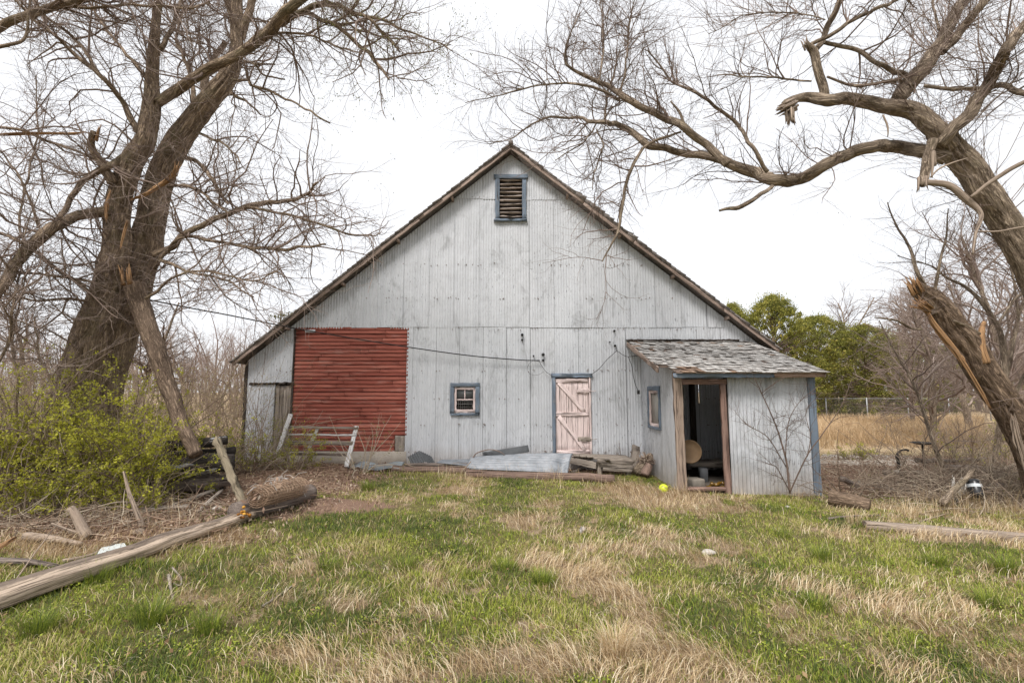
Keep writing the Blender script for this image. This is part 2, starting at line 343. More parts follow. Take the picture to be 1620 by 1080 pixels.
# scattered single dry stalks everywhere
x, y = scatter(30000); d, di, fi = fields(x, y); keep = ~inside(x, y) & (rg.rand(len(x)) < .45 + d * .6); x, y = x[keep], y[keep]; N = len(x)
blades(DR, x, y,   .05 + .10 * rg.rand(N), (.0026 + .0014 * rg.rand(N)) * (1 + y * .1), rg.randn(N) * .8 + 3.1416 * (rg.rand(N) > .5), .75 + rg.rand(N) * .8, rg.rand(N), rg.rand(N), 3)
# dry weeds standing along the logs by the wall and round the brush
for (pa, pb, Y_, n_, L0) in [(620, 985, 9.7, 420, .22), (860, 890, 9.5, 120, .3), (1060, 1080, 8.5, 60, .3), (1400, 1620, 7.9, 420, .34), (1440, 1600, 7.4, 260, .3), (700, 760, 9.6, 160, .24), (20, 330, 6.3, 260, .3), (1150, 1290, 8.45, 120, .2)]:
    N = n_; px_r = pa + (pb - pa) * rg.rand(N); y = Y_ + .25 * rg.randn(N); x = (px_r - 810) / F * y; kk = ~inside(x, y); x, y = x[kk], y[kk]; N = len(x)
    blades(DR, x, y, L0 * (.3 + rg.rand(N)), .003 + .002 * rg.rand(N), rg.rand(N) * 6.283, .1 + rg.rand(N) * .8, rg.rand(N), np.clip(.45 + .3 * rg.randn(N), 0, 1), 3)
# a few marked tufts: fountain clumps
for (px, py, n_, L0, cl) in [(975,1040,420,.26,'d'),(860,925,420,.17,'g'),(640,900,260,.16,'g'),(1130,845,120,.14,'g'),(580,775,300,.2,'g'),(240,985,420,.22,'g'),(330,1000,300,.2,'g'),
      (1300,885,300,.2,'g'),(1480,895,300,.2,'g'),(1590,905,400,.22,'g'),(1240,850,200,.16,'g'),(450,790,100,.2,'d'),(875,735,60,.3,'d'),(1530,800,240,.35,'d'),(1440,820,160,.3,'d'),(1600,790,260,.4,'d'),(1350,830,120,.28,'d'),
      (60,1000,400,.2,'g'),(150,920,300,.17,'g'),(1560,960,300,.2,'g'),(520,900,240,.14,'g'),(800,900,240,.13,'g'),(1290,960,240,.15,'g')]:
    c = Gp(px, py); N = n_; a = rg.rand(N) * 6.283; r = .015 + .09 * rg.rand(N) ** .7
    t = np.clip(.55 + .25 * rg.randn(N), 0, 1) if cl == 'd' else np.clip(.3 + .25 * rg.randn(N), 0, 1)
    blades(DR if cl == 'd' else GR, c[0] + np.cos(a) * r, c[1] + np.sin(a) * r, L0 * (.5 + .7 * rg.rand(N)), np.full(N, .003), a + rg.randn(N) * .4, .15 + rg.rand(N) * .9, .3 + rg.rand(N) * 1., t, 3)
MG = rampm('green_grass_blades', [(0., (.07, .105, .028)), (.3, (.165, .22, .035)), (.62, (.38, .43, .05)), (.85, (.42, .40, .11)), (1., (.58, .49, .24))], .6, .3)
MD = rampm('dry_grass_blades', [(0., (.15, .09, .045)), (.35, (.44, .31, .165)), (.7, (.68, .53, .33)), (1., (.90, .79, .58))], .8, .2)
# clover and small broad leaved weeds, dead leaves
tx, ty = scatter(3400); d, di, fi = fields(tx, ty); pt = n2(tx, ty, 1.4, 2, 99.); keep = (pt > .5) & (d < .5) & (di < .5) & ~inside(tx, ty); tx, ty = tx[keep], ty[keep]
k = 16; N = len(tx) * k; x = np.repeat(tx, k) + rg.randn(N) * .035; y = np.repeat(ty, k) + rg.randn(N) * .035
GR.cards(np.stack([x, y, hgt(x, y) + .015 + .035 * rg.rand(N)], -1), (.008 + .009 * rg.rand(N)) * (1 + y * .05), rg, np.clip(.55 + .2 * rg.randn(N), 0, 1), flat=.75, asp=.9)
tx, ty = scatter(2600, 2.3, 11.); keep = ~inside(tx, ty); tx, ty = tx[keep], ty[keep]; DR.cards(np.stack([tx, ty, hgt(tx, ty) + .02 + .05 * rg.rand(len(tx))], -1), .02 + .03 * rg.rand(len(tx)), rg, .25 * rg.rand(len(tx)), flat=.5, asp=.6)
tag(GR.build('grass', MG), 'short green grass covering the yard in front of the barn', 'grass', kind='stuff')
tag(DR.build('dry_grass', MD), 'dry straw coloured dead grass lying in swaths through the yard', 'grass', kind='stuff')
# golden field beyond the lean-to
FG = MB(); N = 60000
y = 13.2 + (28.6 - 13.2) * rg.rand(N) ** 1.3; x = y * (.55 + .42 * rg.rand(N)); pat = n2(x, y, .35, 2, 88.)
keep = (pat + rg.randn(N) * .1 > .36) & ((y > 15.5 ) | (pat > .5)); x, y, pat = x[keep], y[keep], pat[keep]; N = len(x)
blades(FG, x, y, .2 + .45 * rg.rand(N) * np.clip(pat * 1.6, .3, 1), .006 * (1 + y * .05), rg.rand(N) * 6.283, .1 + rg.rand(N) * .5, rg.rand(N) * 1.1, np.clip(pat * 1.1 - .1 + rg.randn(N) * .15, 0, 1), 3)
tag(FG.build('field_grass', rampm('golden_field_grass', [(0., (.26, .18, .09)), (.5, (.58, .42, .25)), (1., (.80, .64, .42))], .8, .25)), 'tall golden dead grass in the field by the wire fence', 'grass', kind='stuff')
# leaf litter and twig debris on the bare ground
LT = MB(); N = 26000
x = np.concatenate([5 + 7 * rg.rand(N // 2), -9 + 6.5 * rg.rand(N // 2)]); y = np.concatenate([8.3 + 6 * rg.rand(N // 2), 5.2 + 6 * rg.rand(N // 2)])
d, di, fi = fields(x, y); keep = (rg.rand(N) < di * 1.2) & ~inside(x, y); x, y = x[keep], y[keep]; N = len(x)
C = np.stack([x, y, hgt(x, y) + .01 + .02 * rg.rand(N)], -1)
LT.cards(C, .03 + .05 * rg.rand(N), rg, rg.rand(N), flat=.6, asp=.45)
N = 5200; x = np.concatenate([5.2 + 7 * rg.rand(N // 2), -9 + 6 * rg.rand(N // 2)]); y = np.concatenate([8.6 + 5 * rg.rand(N // 2), 5.3 + 5.6 * rg.rand(N // 2)])
d, di, fi = fields(x, y); keep = (rg.rand(N) < di * 1.3) & ~inside(x, y); x, y = x[keep], y[keep]; N = len(x)
a = rg.rand(N) * 6.283; L = .1 + .5 * rg.rand(N) ** 2; z = hgt(x, y)
p0 = np.stack([x, y, z + .01 + .05 * rg.rand(N)], -1); dv = np.stack([np.cos(a) * L, np.sin(a) * L, L * .25 * rg.randn(N)], -1)
Pm = p0 + dv * .5 + rg.randn(N, 3) * L[:, None] * .06
P3 = np.stack([p0, Pm, p0 + dv], 1); P3[..., 2] = np.maximum(P3[..., 2], z[:, None] + .005)
LT.tubes(P3, np.stack([.003 + .006 * rg.rand(N)] * 3, 1) * np.array([[1, .8, .5]]), 4, rg.rand(N) * .9)
tag(LT.build('leaf_litter', rampm('brown_leaf_litter', [(0., (.13, .08, .055)), (.4, (.26, .17, .12)), (.8, (.34, .245, .17)), (1., (.44, .36, .28))], .9)), 'brown leaf litter and broken twigs on the bare soil', 'leaf litter', kind='stuff')
# ---------------- barn ----------------
D = 11.2
def XZ(px, py, Y=D): q = P(px, py, Y); return q[0], q[2]
YR = 10.93
pk = P(808, 229, YR); lt = P(368, 572, YR); rt = P(1233, 552, YR)
def rz(x):     # top of the roof skin
    x = np.asarray(x, float)
    return np.where(x < pk[0], pk[2] + (x - pk[0]) * (lt[2] - pk[2]) / (lt[0] - pk[0]), pk[2] + (x - pk[0]) * (rt[2] - pk[2]) / (rt[0] - pk[0]))
XL = XZ(391, 600)[0]; XR = XZ(1216, 560)[0]; YB = 24.0
barn = thing('barn', 'large grey corrugated metal barn with a steep gable and faded red siding', 'barn', (0, D, 0))
def metal(name, stain=0., rib=0.):
    MM = NT(name, .6, .3); o = MM.co(); tn = MM.attr('tint')
    st = MM.noise(MM.map(o, (9, 9, .55)), 1, 5, .7); fine = MM.noise(MM.map(o, (70, 70, 5)), 1, 4, .7); cl = MM.noise(o, .9, 5, .65)
    c = MM.ramp(MM.math('ADD', MM.math('MULTIPLY', st, .6), MM.math('MULTIPLY', cl, .4)), [(.34, (.44, .455, .475)), (.50, (.535, .55, .57)), (.66, (.59, .605, .625))])
    c = MM.mix(MM.math('MULTIPLY', tn, .5), c, (.49, .495, .505))
    c = MM.mix(MM.ramp(fine, [(.28, .28), (.43, 0.)]), c, (.27, .28, .30))
    sp = MM.ramp(MM.noise(MM.map(o, (38, 38, 9), (4, 4, 4)), 1, 3, .7), [(.62 - stain, 0.), (.67 - stain, .85)]); ps = MM.ramp(MM.noise(MM.map(o, (.5, .5, .35), (2, 0, 7)), 1, 4), [(.42, .2), (.58, 1.)])
    c = MM.mix(MM.math('MULTIPLY', sp, ps), c, (.10, .105, .115))
    sc = MM.ramp(MM.noise(MM.map(o, (2.3, 2.3, .8), (1, 5, 3)), 1, 6, .78, .8), [(.54 - stain, 0.), (.66 - stain, .7)]); c = MM.mix(sc, c, (.29, .295, .30))
    zz = MM.n('SeparateXYZ'); MM.put(zz.inputs[0], o)
    low = MM.ramp(MM.math('ADD', zz.outputs[2], MM.math('MULTIPLY', st, .5)), [(.15, .85), (.75, 0.)]); c = MM.mix(low, c, (.34, .30, .26))
    MM.col(c); MM.bump(MM.math('ADD', cl, MM.math('MULTIPLY', fine, .08)), .05)
    return MM.m
METAL = metal('weathered_painted_metal'); METAL2 = metal('stained_lean_to_metal', .05)

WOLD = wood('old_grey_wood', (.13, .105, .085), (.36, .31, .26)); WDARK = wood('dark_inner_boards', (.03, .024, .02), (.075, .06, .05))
WRAKE = wood('weathered_rake_board', (.17, .115, .09), (.42, .33, .275)); WBLUE = wood('flaking_blue_paint_wood', (.15, .145, .14), (.34, .33, .32), (.19, .235, .29), .60)
WPINK = wood('flaking_pink_paint_wood', (.22, .15, .12), (.40, .31, .26), (.86, .71, .67), .76, 3)
WWHITE = wood('flaking_white_paint_wood', (.17, .12, .09), (.38, .30, .25), (.78, .76, .74), .64, 4)
RED = NT('faded_red_paint_boards', .8, .2); bk = RED.attr('bk', 'Vector'); a = RED.noise(RED.map(bk, (50, 50, 2.2)), 1, 6, .75); b = RED.noise(RED.map(bk, (8, 8, 1.1), (3, 3, 3)), 1, 5, .7)
c = RED.mix(RED.attr('tint'), (.235, .062, .042), (.36, .118, .082)); c = RED.mix(RED.ramp(a, [(.34, .85), (.52, 0.)]), c, (.13, .035, .028))
c = RED.mix(RED.ramp(b, [(.54, 0.), (.72, .75)]), c, (.42, .24, .19)); RED.col(c); RED.bump(a, .004); RED = RED.m
GLASS = NT('dusty_window_glass', .12, .5).col((.09, .095, .095)).m
CONC = simple('old_concrete', (.42, .37, .31), .95, .3, 7, 0, .01)
RUSTY = simple('rusty_iron', (.16, .085, .05), .85, .5, 14, .2)
IRON = simple('dark_iron', (.035, .033, .032), .6, .4, 12, .4)
def rect(px0, py0, px1, py1, Y=D): a_ = P(px0, py0, Y); b_ = P(px1, py1, Y); return (a_[0], b_[2], b_[0], a_[2])   # x0,z0,x1,z1
O_RED = (XZ(463, 620)[0], XZ(0, 712)[1], XZ(643, 620)[0], XZ(0, 521)[1])
O_WIN = rect(719, 612, 752, 652); O_DOOR = (XZ(878, 655)[0], XZ(0, 719)[1], XZ(934, 655)[0], XZ(0, 594)[1])
O_VENT = rect(789, 284, 827, 347); O_LDOOR = (XZ(434, 660)[0], -.3, XZ(463, 660)[0], XZ(0, 607)[1]); O_LEAN = (XZ(1075, 650)[0], -.3, 4.75, 1.95)
xs = lambda *v: v
def strips(mb, X_, zl, zh, yf, holes, tint, bkf=None):
    """vertical strips between successive x, split round rectangular holes"""
    for i in range(len(X_) - 1):
        a_, b_ = X_[i], X_[i + 1]; mid = (a_ + b_) / 2; iv = [(zl, None)]
        cuts = sorted([(h[1], h[3]) for h in holes if h[0] <= mid <= h[2] and h[1] < zh])
        ta, tb = min(zh, float(rz(a_)) - .13), min(zh, float(rz(b_)) - .13)
        segs = []; z = zl
        for c0, c1 in cuts:
            if c0 > z and c0 < max(ta, tb): segs.append((z, z, min(c0, ta), min(c0, tb)))
            z = max(z, c1)
        if max(ta, tb) > z: segs.append((z, z, max(ta, z), max(tb, z)))
        for z0, z0b, z1, z1b in segs:
            ya, yb = yf(a_), yf(b_)
            mb.add([[a_, ya, z0], [b_, yb, z0b], [b_, yb, z1b], [a_, ya, z1]], np.array([[0, 1, 2, 3]]), tint)
# backing boards behind the metal, with the openings cut through
HOLES = [O_WIN, O_DOOR, O_VENT, O_LEAN]
br = sorted(set([XL + .05, XR - .05, pk[0]] + [h[i] for h in HOLES for i in (0, 2)])); bb = MB()
strips(bb, br, -.4, 99, lambda x: D + .035, HOLES, .4); strips(bb, br, -.4, 99, lambda x: D + .09, HOLES, .4)
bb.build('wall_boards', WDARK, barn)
# corrugated sheets
rs = RS(3); sd = MB(); WL = .0635
zr1, zr2 = XZ(0, 517)[1], XZ(0, 316)[1]
HS = [O_RED, O_WIN, O_DOOR, O_VENT, O_LDOOR]
def sheets(mb, x0, x1, zl, zh, holes, w=.6, ybase=0., seed=0, amp=.0046, zfun=None, gap=.004):
    r = RS(seed); x = x0
    while x < x1 - .01:
        xe = min(x + w * (1 + r.randn() * .02), x1)
        if xe > x1 - .12: xe = x1
        n = max(2, int((xe - x) / WL * 6)); X_ = np.unique(np.concatenate([np.linspace(x, xe - (gap * (.3 + .9 * r.rand())), n)] + [[h[0] , h[2]] for h in holes if x < h[0] < xe - .01 and x < h[2] < xe - .01]))
        ph = r.rand() * 6; t = r.rand() * r.rand() * 1.2 + .05; oy = r.rand() * .006; til = r.randn() * .004
        yf = lambda q: D - .012 - ybase - oy - til * (q - x) / w + amp * math.sin(q / WL * 2 * math.pi + ph)
        strips(mb, X_, zl + r.randn() * .008, zh + r.randn() * .012, yf, holes, t); x = xe
sheets(sd, XL, XR, -.35, zr1 + .03, HS, .55, 0, 1, gap=.008)
sheets(sd, XL, XR, zr1 - .01, zr2 + .03, HS + [], .6, .012, 2)
sheets(sd, XL, XR, zr2 - .01, 99, HS, .6, .024, 4)
sheets(sd, O_LDOOR[0] - .55, O_LDOOR[0] - .01, -.3, O_LDOOR[3] - .07, [], .55, .02, 9)
sd.build('metal_siding', METAL, barn, smooth=False)
# nail heads
nl = MB()
for i in range(420):
    x = rs.uniform(XL + .2, XR - .2); z = rs.choice([.35, .95, 1.55, 2.2, zr1 - .05, 3.9, 4.7, zr2 + .03, 6.4]) + rs.randn() * .015
    if z < float(rz(x)) - .3 and not any(h[0] < x < h[2] and h[1] < z < h[3] for h in HS): nl.tube([[x, D - .03, z], [x, D - .043, z]], [.011, .009], 6)
nl.build('nail_heads', RUSTY, barn)['kind'] = 'stuff'
# red clapboards
rb = MB(); z = O_RED[1] - .02; i = 0; xr = O_RED[2] + .03
while z < O_RED[3] + .04:
    cuts = sorted(rs.uniform(O_RED[0] + .2, xr - .2, rs.randint(1, 3))); e = [O_RED[0] - .02] + list(cuts) + [xr]
    for a_, b_ in zip(e[:-1], e[1:]):
        if z < O_RED[1] + .33 and a_ >= e[-2] - 1e-6: b_ = xr - .27
        dz = rs.randn() * .004; y0 = D - .006 - rs.rand() * .004; t = rs.rand(); h = .098
        n = 7; X_ = np.linspace(a_ + .002, b_ - .002, n); w0 = rs.randn(n) * .0015
        V = []
        for k_ in range(n): V += [[X_[k_], y0 - .015 + w0[k_], z + dz + w0[k_]], [X_[k_], y0 - .017 + w0[k_], z + dz + .006], [X_[k_], y0 - .002, z + dz + h], [X_[k_], y0 + .01, z + dz]]
        V = np.array(V); I = np.arange(n * 4).reshape(n, 4)
        rb.add(V, [np.stack([I[:-1], np.roll(I[:-1], -1, 1), np.roll(I[1:], -1, 1), I[1:]], -1).reshape(-1, 4)[:, ::-1], I[0], I[-1][::-1]], t, np.stack([V[:, 1], V[:, 2], V[:, 0]], -1) + i * 1.7)
    z += .09; i += 1
rb.build('red_siding', RED, barn)
pb = MB(); pb.beam([xr - .15, D - .02, O_RED[1] - .02], [xr - .15, D - .02, O_RED[1] + .33], .22, .03, up=(0, 1, 0)); pb.build('patch_board', WOLD, barn)
fo = MB(); a0 = P(420, 712, D)[0]; fo.box([(a0 + xr) / 2, D + .02, O_RED[1] - .24], [xr - a0, .16, .44]); fo.build('foundation', CONC, barn)
mp = MB(); q = XZ(492, 524); mp.box([q[0], D - .045, q[1]], [.23, .006, .07]); mp.build('metal_patch', METAL, barn)
# left side door boards and the rotten joint above it
ld = MB(); x = O_LDOOR[0]
while x < O_LDOOR[2]: ld.beam([x + .05, D + .01, -.2], [x + .05, D + .01, O_LDOOR[3] - .05], .095, .03, up=(0, 1, 0), tint=rs.rand()); x += .1
ld.build('side_door', WOLD, barn)
jn = MB(); q0 = XZ(397, 607); jn.beam([q0[0], D - .03, q0[1]], [O_LDOOR[2], D - .03, q0[1] + .02], .05, .035, segs=30, jit=.01); jn.build('joint_board', WDARK, barn)
cb = MB(); cb.beam([O_RED[0], D - .03, O_RED[1] - .05], [O_RED[0], D - .03, O_RED[3]], .035, .03, up=(0, 1, 0)); cb.beam([XL - .01, D + .02, -.3], [XL - .01, D + .02, float(rz(XL)) - .15], .07, .1, up=(0, 1, 0), jit=.008); cb.build('corner_board', WDARK, barn)
# side and back walls
for nm, x, xx in (('side_wall', XL, -1), ('side_wall', XR, 1)):
    w = MB(); zt = float(rz(x)) - .12
    holes = [(14.1, 1.35, 14.75, 2.15), (15.3, 1.35, 15.95, 2.2)] if xx > 0 else []
    yy = [D] + sorted([h[i] for h in holes for i in (0, 2)]) + [YB]
    for a_, b_ in zip(yy[:-1], yy[1:]):
        hs = [h for h in holes if h[0] <= (a_ + b_) / 2 <= h[2]]
        for z0, z1 in ([(-.4, zt)] if not hs else [(-.4, hs[0][1]), (hs[0][3], zt)]): w.box([x, (a_ + b_) / 2, (z0 + z1) / 2], [.09, b_ - a_, z1 - z0])
    for h in holes:
        w.box([x, (h[0] + h[2]) / 2, (h[1] + h[3]) / 2], [.05, .04, h[3] - h[1]]); w.box([x, (h[0] + h[2]) / 2, (h[1] + h[3]) / 2], [.04, h[2] - h[0], .04])
    w.build(nm, WDARK, barn)
w = MB(); w.add([[XL, YB, -.4], [XR, YB, -.4], [XR, YB, float(rz(XR)) - .1], [pk[0], YB, pk[2] - .1], [XL, YB, float(rz(XL)) - .1]], np.arange(5)[::-1]); w.build('back_wall', WDARK, barn)
fl = MB(); fl.box([(XL + XR) / 2, (D + YB) / 2, -.05], [XR - XL - .2, YB - D - .3, .08]); fl.build('floor', WDARK, barn)
for x, y in [(4.9, 12.4), (5.25, 13.3), (3.2, 14.), (0, 15.), (4.0, 17)]: po = MB(); po.beam([x, y, -.1], [x, y, 3.2], .13, .13, up=(0, 1, 0)); po.build('inner_post', WDARK, barn)
# roof
SHG = NT('old_roof_shingles', .9, .15); o = SHG.co(); a = SHG.noise(o, 14, 5, .7); SHG.col(SHG.mix(SHG.attr('tint'), SHG.ramp(a, [(.3, (.10, .09, .08)), (.7, (.24, .21, .19))]), (.30, .27, .245))); SHG.bump(a, .02); SHG = SHG.m
rf = MB(); NS = 70; rsr = RS(8)
for sgn, e in ((-1, lt), (1, rt)):
    L = math.hypot(e[0] - pk[0], e[2] - pk[2]); ux, uz = (e[0] - pk[0]) / L, (e[2] - pk[2]) / L; nx, nz = (-uz * sgn) * 1, ux * sgn
    if nz < 0: nx, nz = -nx, -nz
    s_ = 0
    while s_ < L + .04:      # courses of shingles as long thin steps, their front ends ragged
        t = rsr.rand() * .6; y0 = YR - .03 - rsr.rand() * .035; th = .03 + .012 * rsr.rand(); e1 = min(s_ + .26, L + .05)
        lift = .018 if sgn < 0 or not (1.7 < s_ < 2.9 or 3.3 < s_ < 3.6) else .05 + .03 * rsr.rand()
        A = [pk[0] + ux * s_, pk[2] + uz * s_]; B_ = [pk[0] + ux * e1, pk[2] + uz * e1]
        V = [[A[0] - nx * .005, y0, A[1] - nz * .005], [B_[0], y0, B_[1]], [B_[0] + nx * (lift + th * .6), y0, B_[1] + nz * (lift + th * .6)], [A[0] + nx * .012, y0, A[1] + nz * .012]]
        V = np.array(V + [[v[0], YB + .3, v[2]] for v in V])
        rf.add(V, np.array([[0, 1, 2, 3], [5, 4, 7, 6], [1, 5, 6, 2], [0, 3, 7, 4], [3, 2, 6, 7], [1, 0, 4, 5]]), t); s_ += .14
    V = np.array([[pk[0], YR + .03, pk[2] - .01], [e[0], YR + .03, e[2] - .01], [e[0] - nx * .025, YR + .03, e[2] - .035], [pk[0], YR + .03, pk[2] - .045]]); V = np.concatenate([V, V + [0, YB + .2 - YR, 0]])
    rf.add(V, np.array([[0, 1, 2, 3], [5, 4, 7, 6], [1, 5, 6, 2], [0, 3, 7, 4], [3, 2, 6, 7], [1, 0, 4, 5]]), 0)
roof = rf.build('roof', SHG, barn)
kn = MB(); kn.tube([[pk[0], YR - .08, pk[2] + .03], [pk[0], YB, pk[2] + .03]], .06, 7); kn.build('ridge_cap', SHG, roof)
for sgn, e in ((-1, lt), (1, rt)):
    L = math.hypot(e[0] - pk[0], e[2] - pk[2]); u = (np.array([e[0], 0, e[2]]) - [pk[0], 0, pk[2]]) / L; rk = MB()
    cutl = [0, L * .34, L * .66, L] if sgn < 0 else [0, L * .28, L * .47, L * .8, L]
    for a_, b_ in zip(cutl[:-1], cutl[1:]):
        o0 = np.array([pk[0], YR, pk[2] - .085]); dz = rsr.randn() * .008
        rk.beam(o0 + u * (a_ + .004) + [0, 0, dz + .012], o0 + u * (b_ - .004) + [0, 0, dz + .018], .032, .075, up=(0, 0, 1), segs=14, jit=.003, tint=rsr.rand())
    rk.build('rake_board', WRAKE, roof)
for f in (.22, .42, .62, .82):
    for e in (lt, rt):
        q = np.array([pk[0] + (e[0] - pk[0]) * f, YR + .02, pk[2] + (e[2] - pk[2]) * f - .14]); pu = MB(); pu.box(q + [0, .15, -.005], [.05, .28, .07]); pu.build('purlin_end', WRAKE, roof)
# gable louvre vent
vt = MB(); x0, z0, x1, z1 = O_VENT; vy = D - .05
for a_, b_, w_, h_ in ([(x0 - .01, vy, z1 + .04)] * 1 and [((x0 - .11, vy - .01, z1 + .045), (x1 + .12, vy - .01, z1 + .045), .035, .10), ((x0 - .11, vy - .02, z0 - .045), (x1 + .10, vy - .02, z0 - .045), .07, .05)]): vt.beam(a_, b_, w_, h_, tint=.3)
for x in (x0 - .03, x1 + .035): vt.beam((x, vy, z0 - .02), (x, vy, z1), .10, .035, up=(0, 1, 0), tint=.3)
vt = vt.build('louvre_vent', WBLUE, barn); sl_ = MB()
for i in range(10): zc = z0 + .05 + (z1 - z0 - .08) * i / 9.; j = rs.randn() * .004; sl_.beam((x0, D - .02, zc + j), (x1, D - .02, zc - j * .8), .05, .018, up=(0, .5, .9), segs=5)
sl_.build('slats', wood('brown_louvre_wood', (.20, .15, .125), (.46, .39, .34)), vt)
bx = MB(); bx.box([(x0 + x1) / 2, D + .3, (z0 + z1) / 2], [x1 - x0 + .2, .02, z1 - z0 + .2]); bx.build('vent_backing', WDARK, vt)
# small window
x0, z0, x1, z1 = O_WIN; cx, cz = (x0 + x1) / 2, (z0 + z1) / 2; wy = D - .045
wf = MB()
for a_, b_ in [((x0 - .09, wy, z1 + .05), (x1 + .10, wy, z1 + .05)), ((x0 - .08, wy - .01, z0 - .045), (x1 + .09, wy - .01, z0 - .045))]: wf.beam(a_, b_, .035, .085 if a_[2] > cz else .05)
for x in (x0 - .045, x1 + .05): wf.beam((x, wy, z0 - .02), (x, wy, z1 + .008), .095, .034, up=(0, 1, 0))
wf = wf.build('window', WBLUE, barn); sa = MB()
for x in (x0 + .025, x1 - .025): sa.beam((x, D - .01, z0), (x, D - .01, z1), .055, .03, up=(0, 1, 0))
for z, h in ((z1 - .035, .05), (z0 + .03, .07), (cz - .0, .022)): sa.beam((x0 + .05, D - .012, z), (x1 - .05, D - .012, z), .03, h)
sa.beam((cx, D - .01, cz + .01), (cx, D - .01, z1 - .05), .02, .025, up=(0, 1, 0)); sa.build('sash', WPINK, wf)
pn = MB(); pn.box([cx, D + .012, (cz + z1) / 2], [x1 - x0 - .06, .004, (z1 - z0) / 2 - .03]); pn.build('pane', GLASS, wf)
wm = MB()
for i in range(9): x = x0 + .05 + (x1 - x0 - .1) * i / 8; wm.tube([[x, D - .004, z0 + .04], [x + rs.randn() * .003, D - .004, cz]], .0022, 5)
for i in range(3): z = z0 + .12 + .07 * i; wm.tube([[x0 + .05, D - .006, z], [x1 - .05, D - .006, z]], .0022, 5)
wm.build('wire_mesh', simple('pale_wire', (.5, .48, .45), .5, .2, 9, .6, 0), wf)
# pink plank door
x0, z0, x1, z1 = O_DOOR; z1 = XZ(0, 597)[1]; df = MB()
df.beam((x0 - .03, D - .045, z0 - .02), (x0 - .03, D - .045, z1), .075, .04, up=(0, 1, 0)); df.beam((x0 - .08, D - .05, z1 + .045), (x1 + .05, D - .05, z1 + .05), .045, .09); df = df.build('door_frame', WBLUE, barn)
jm = MB(); jm.beam((x1 - .005, D - .03, z0 - .03), (x1 - .005, D - .03, z1), .05, .05, up=(0, 1, 0)); jm.beam((x0, D - .04, z0 - .03), (x1 + .03, D - .04, z0 - .03), .06, .04); jm.build('door_jamb', WPINK, df)
dx0, dx1 = x0 + .015, x1 - .035; dm = MB(); nb_ = 6; dw = (dx1 - dx0) / nb_
for i in range(nb_): dm.beam((dx0 + dw * (i + .5), D - .005, z0 + .02 + rs.rand() * .01), (dx0 + dw * (i + .5), D - .005, z1 - .03), dw - .006, .022, up=(0, 1, 0), jit=.0012, bev=.1, tint=rs.rand() * .4)
door = dm.build('door', WPINK, barn)
zm = XZ(0, 655)[1]
for z in (z1 - .07, zm, z0 + .06): rl = MB(); rl.beam((dx0 + .01, D - .03, z), (dx1 - .01, D - .03, z + .01), .034, .085, tint=.3); rl.build('rail', WPINK, door)
for za, zb in ((z1 - .11, zm + .05), (zm - .05, z0 + .10)):
    b_ = MB(); b_.beam((dx0 + .07, D - .032, za), (dx1 - .10, D - .032, zb), .034, .085, up=(0, 0, 1)); b_.build('brace', WPINK, door)
for z in (XZ(0, 618)[1], XZ(0, 694)[1]):
    h_ = MB(); h_.beam((dx1 - .27, D - .047, z), (dx1 + .03, D - .047, z), .012, .10, tint=.9); h_.tube([[dx1 - .2, D - .055, z - .01], [dx1 - .03, D - .058, z], [dx1 + .12, D - .06, z - .004], [dx1 + .17, D - .06, z + .004]], .007, 6); h_.build('hinge', WOLD if z < 1 else WPINK, door)
# insulators and wall hardware
for px, py, s_ in [(826, 530, .035), (826, 538, .028), (859, 561, .038), (859, 570, .032), (844, 563, .02), (971, 524, .028), (972, 547, .03), (964, 541, .015)]:
    x, z = XZ(px, py); h_ = MB(); h_.tube([[x, D - .02, z], [x, D - .05, z], [x, D - .055, z], [x, D - .08, z], [x, D - .1, z - .01]], [s_ * .8, s_ * .8, s_ * .45, s_, s_ * .7], 9); h_.build('insulator', IRON, barn)
vr = MB(); i = 0
q = P(450, 500, 10.97)
rr = RS(2); C = q + rr.randn(260, 3) * [.16, .07, .05]; C[:, 2] = np.maximum(C[:, 2], rz(C[:, 0]) + .01); vr.cards(C, .05, rr, rr.rand(260)); 
tag(vr.build('roof_weed', leafm('roof_weed_leaves', (.10, .09, .03), (.22, .21, .07))), 'little weed growing on the left slope of the barn roof', 'plant')

# ---------------- lean-to shed ----------------
lean = thing('lean_to_shed', 'low lean-to shed with an open doorway built against the right of the barn', 'shed', (4.2, 8.8, 0))
YF = 8.8; LXl = 3.0; LXr = XZ(1288, 690, YF)[0]
rb0, rb1 = XZ(992, 541, D)[1], XZ(1100, 590, 8.42)[1]     # roof height at back and front
def lz(y): return rb1 + (y - 8.42) * (rb0 - rb1) / (D - 8.42)
O_OP = (XZ(1083, 690, YF)[0], -.4, XZ(1142, 690, YF)[0], XZ(0, 607, YF)[1])
fm = MB(); r = RS(21)
def flat_sheets(mb, x0, x1, z0, z1, Y_, seed, w=.62, amp=.0085, wl=.0762):
    r = RS(seed); x = x0
    while x < x1 - .01:
        xe = min(x + w, x1); n = max(2, int((xe - x) / wl * 8)); X_ = np.linspace(x, xe - .006, n); ph = r.rand() * 6
        y = Y_ - .012 - r.rand() * .005 + amp * np.sin(X_ / wl * 2 * math.pi + ph); zb = z0 + r.randn() * .015
        V = np.stack([np.stack([X_, y, np.full(n, zb)], -1), np.stack([X_, y, np.full(n, z1)], -1)], 1); I = np.arange(n * 2).reshape(n, 2)
        mb.add(V, np.stack([I[:-1, 0], I[1:, 0], I[1:, 1], I[:-1, 1]], -1), r.rand() * .4); x = xe
flat_sheets(fm, O_OP[2] + .14, LXr - .06, -.3, lz(YF) - .05, YF, 5, 3., .0145, .070)
fm.build('front_wall', METAL2, lean)
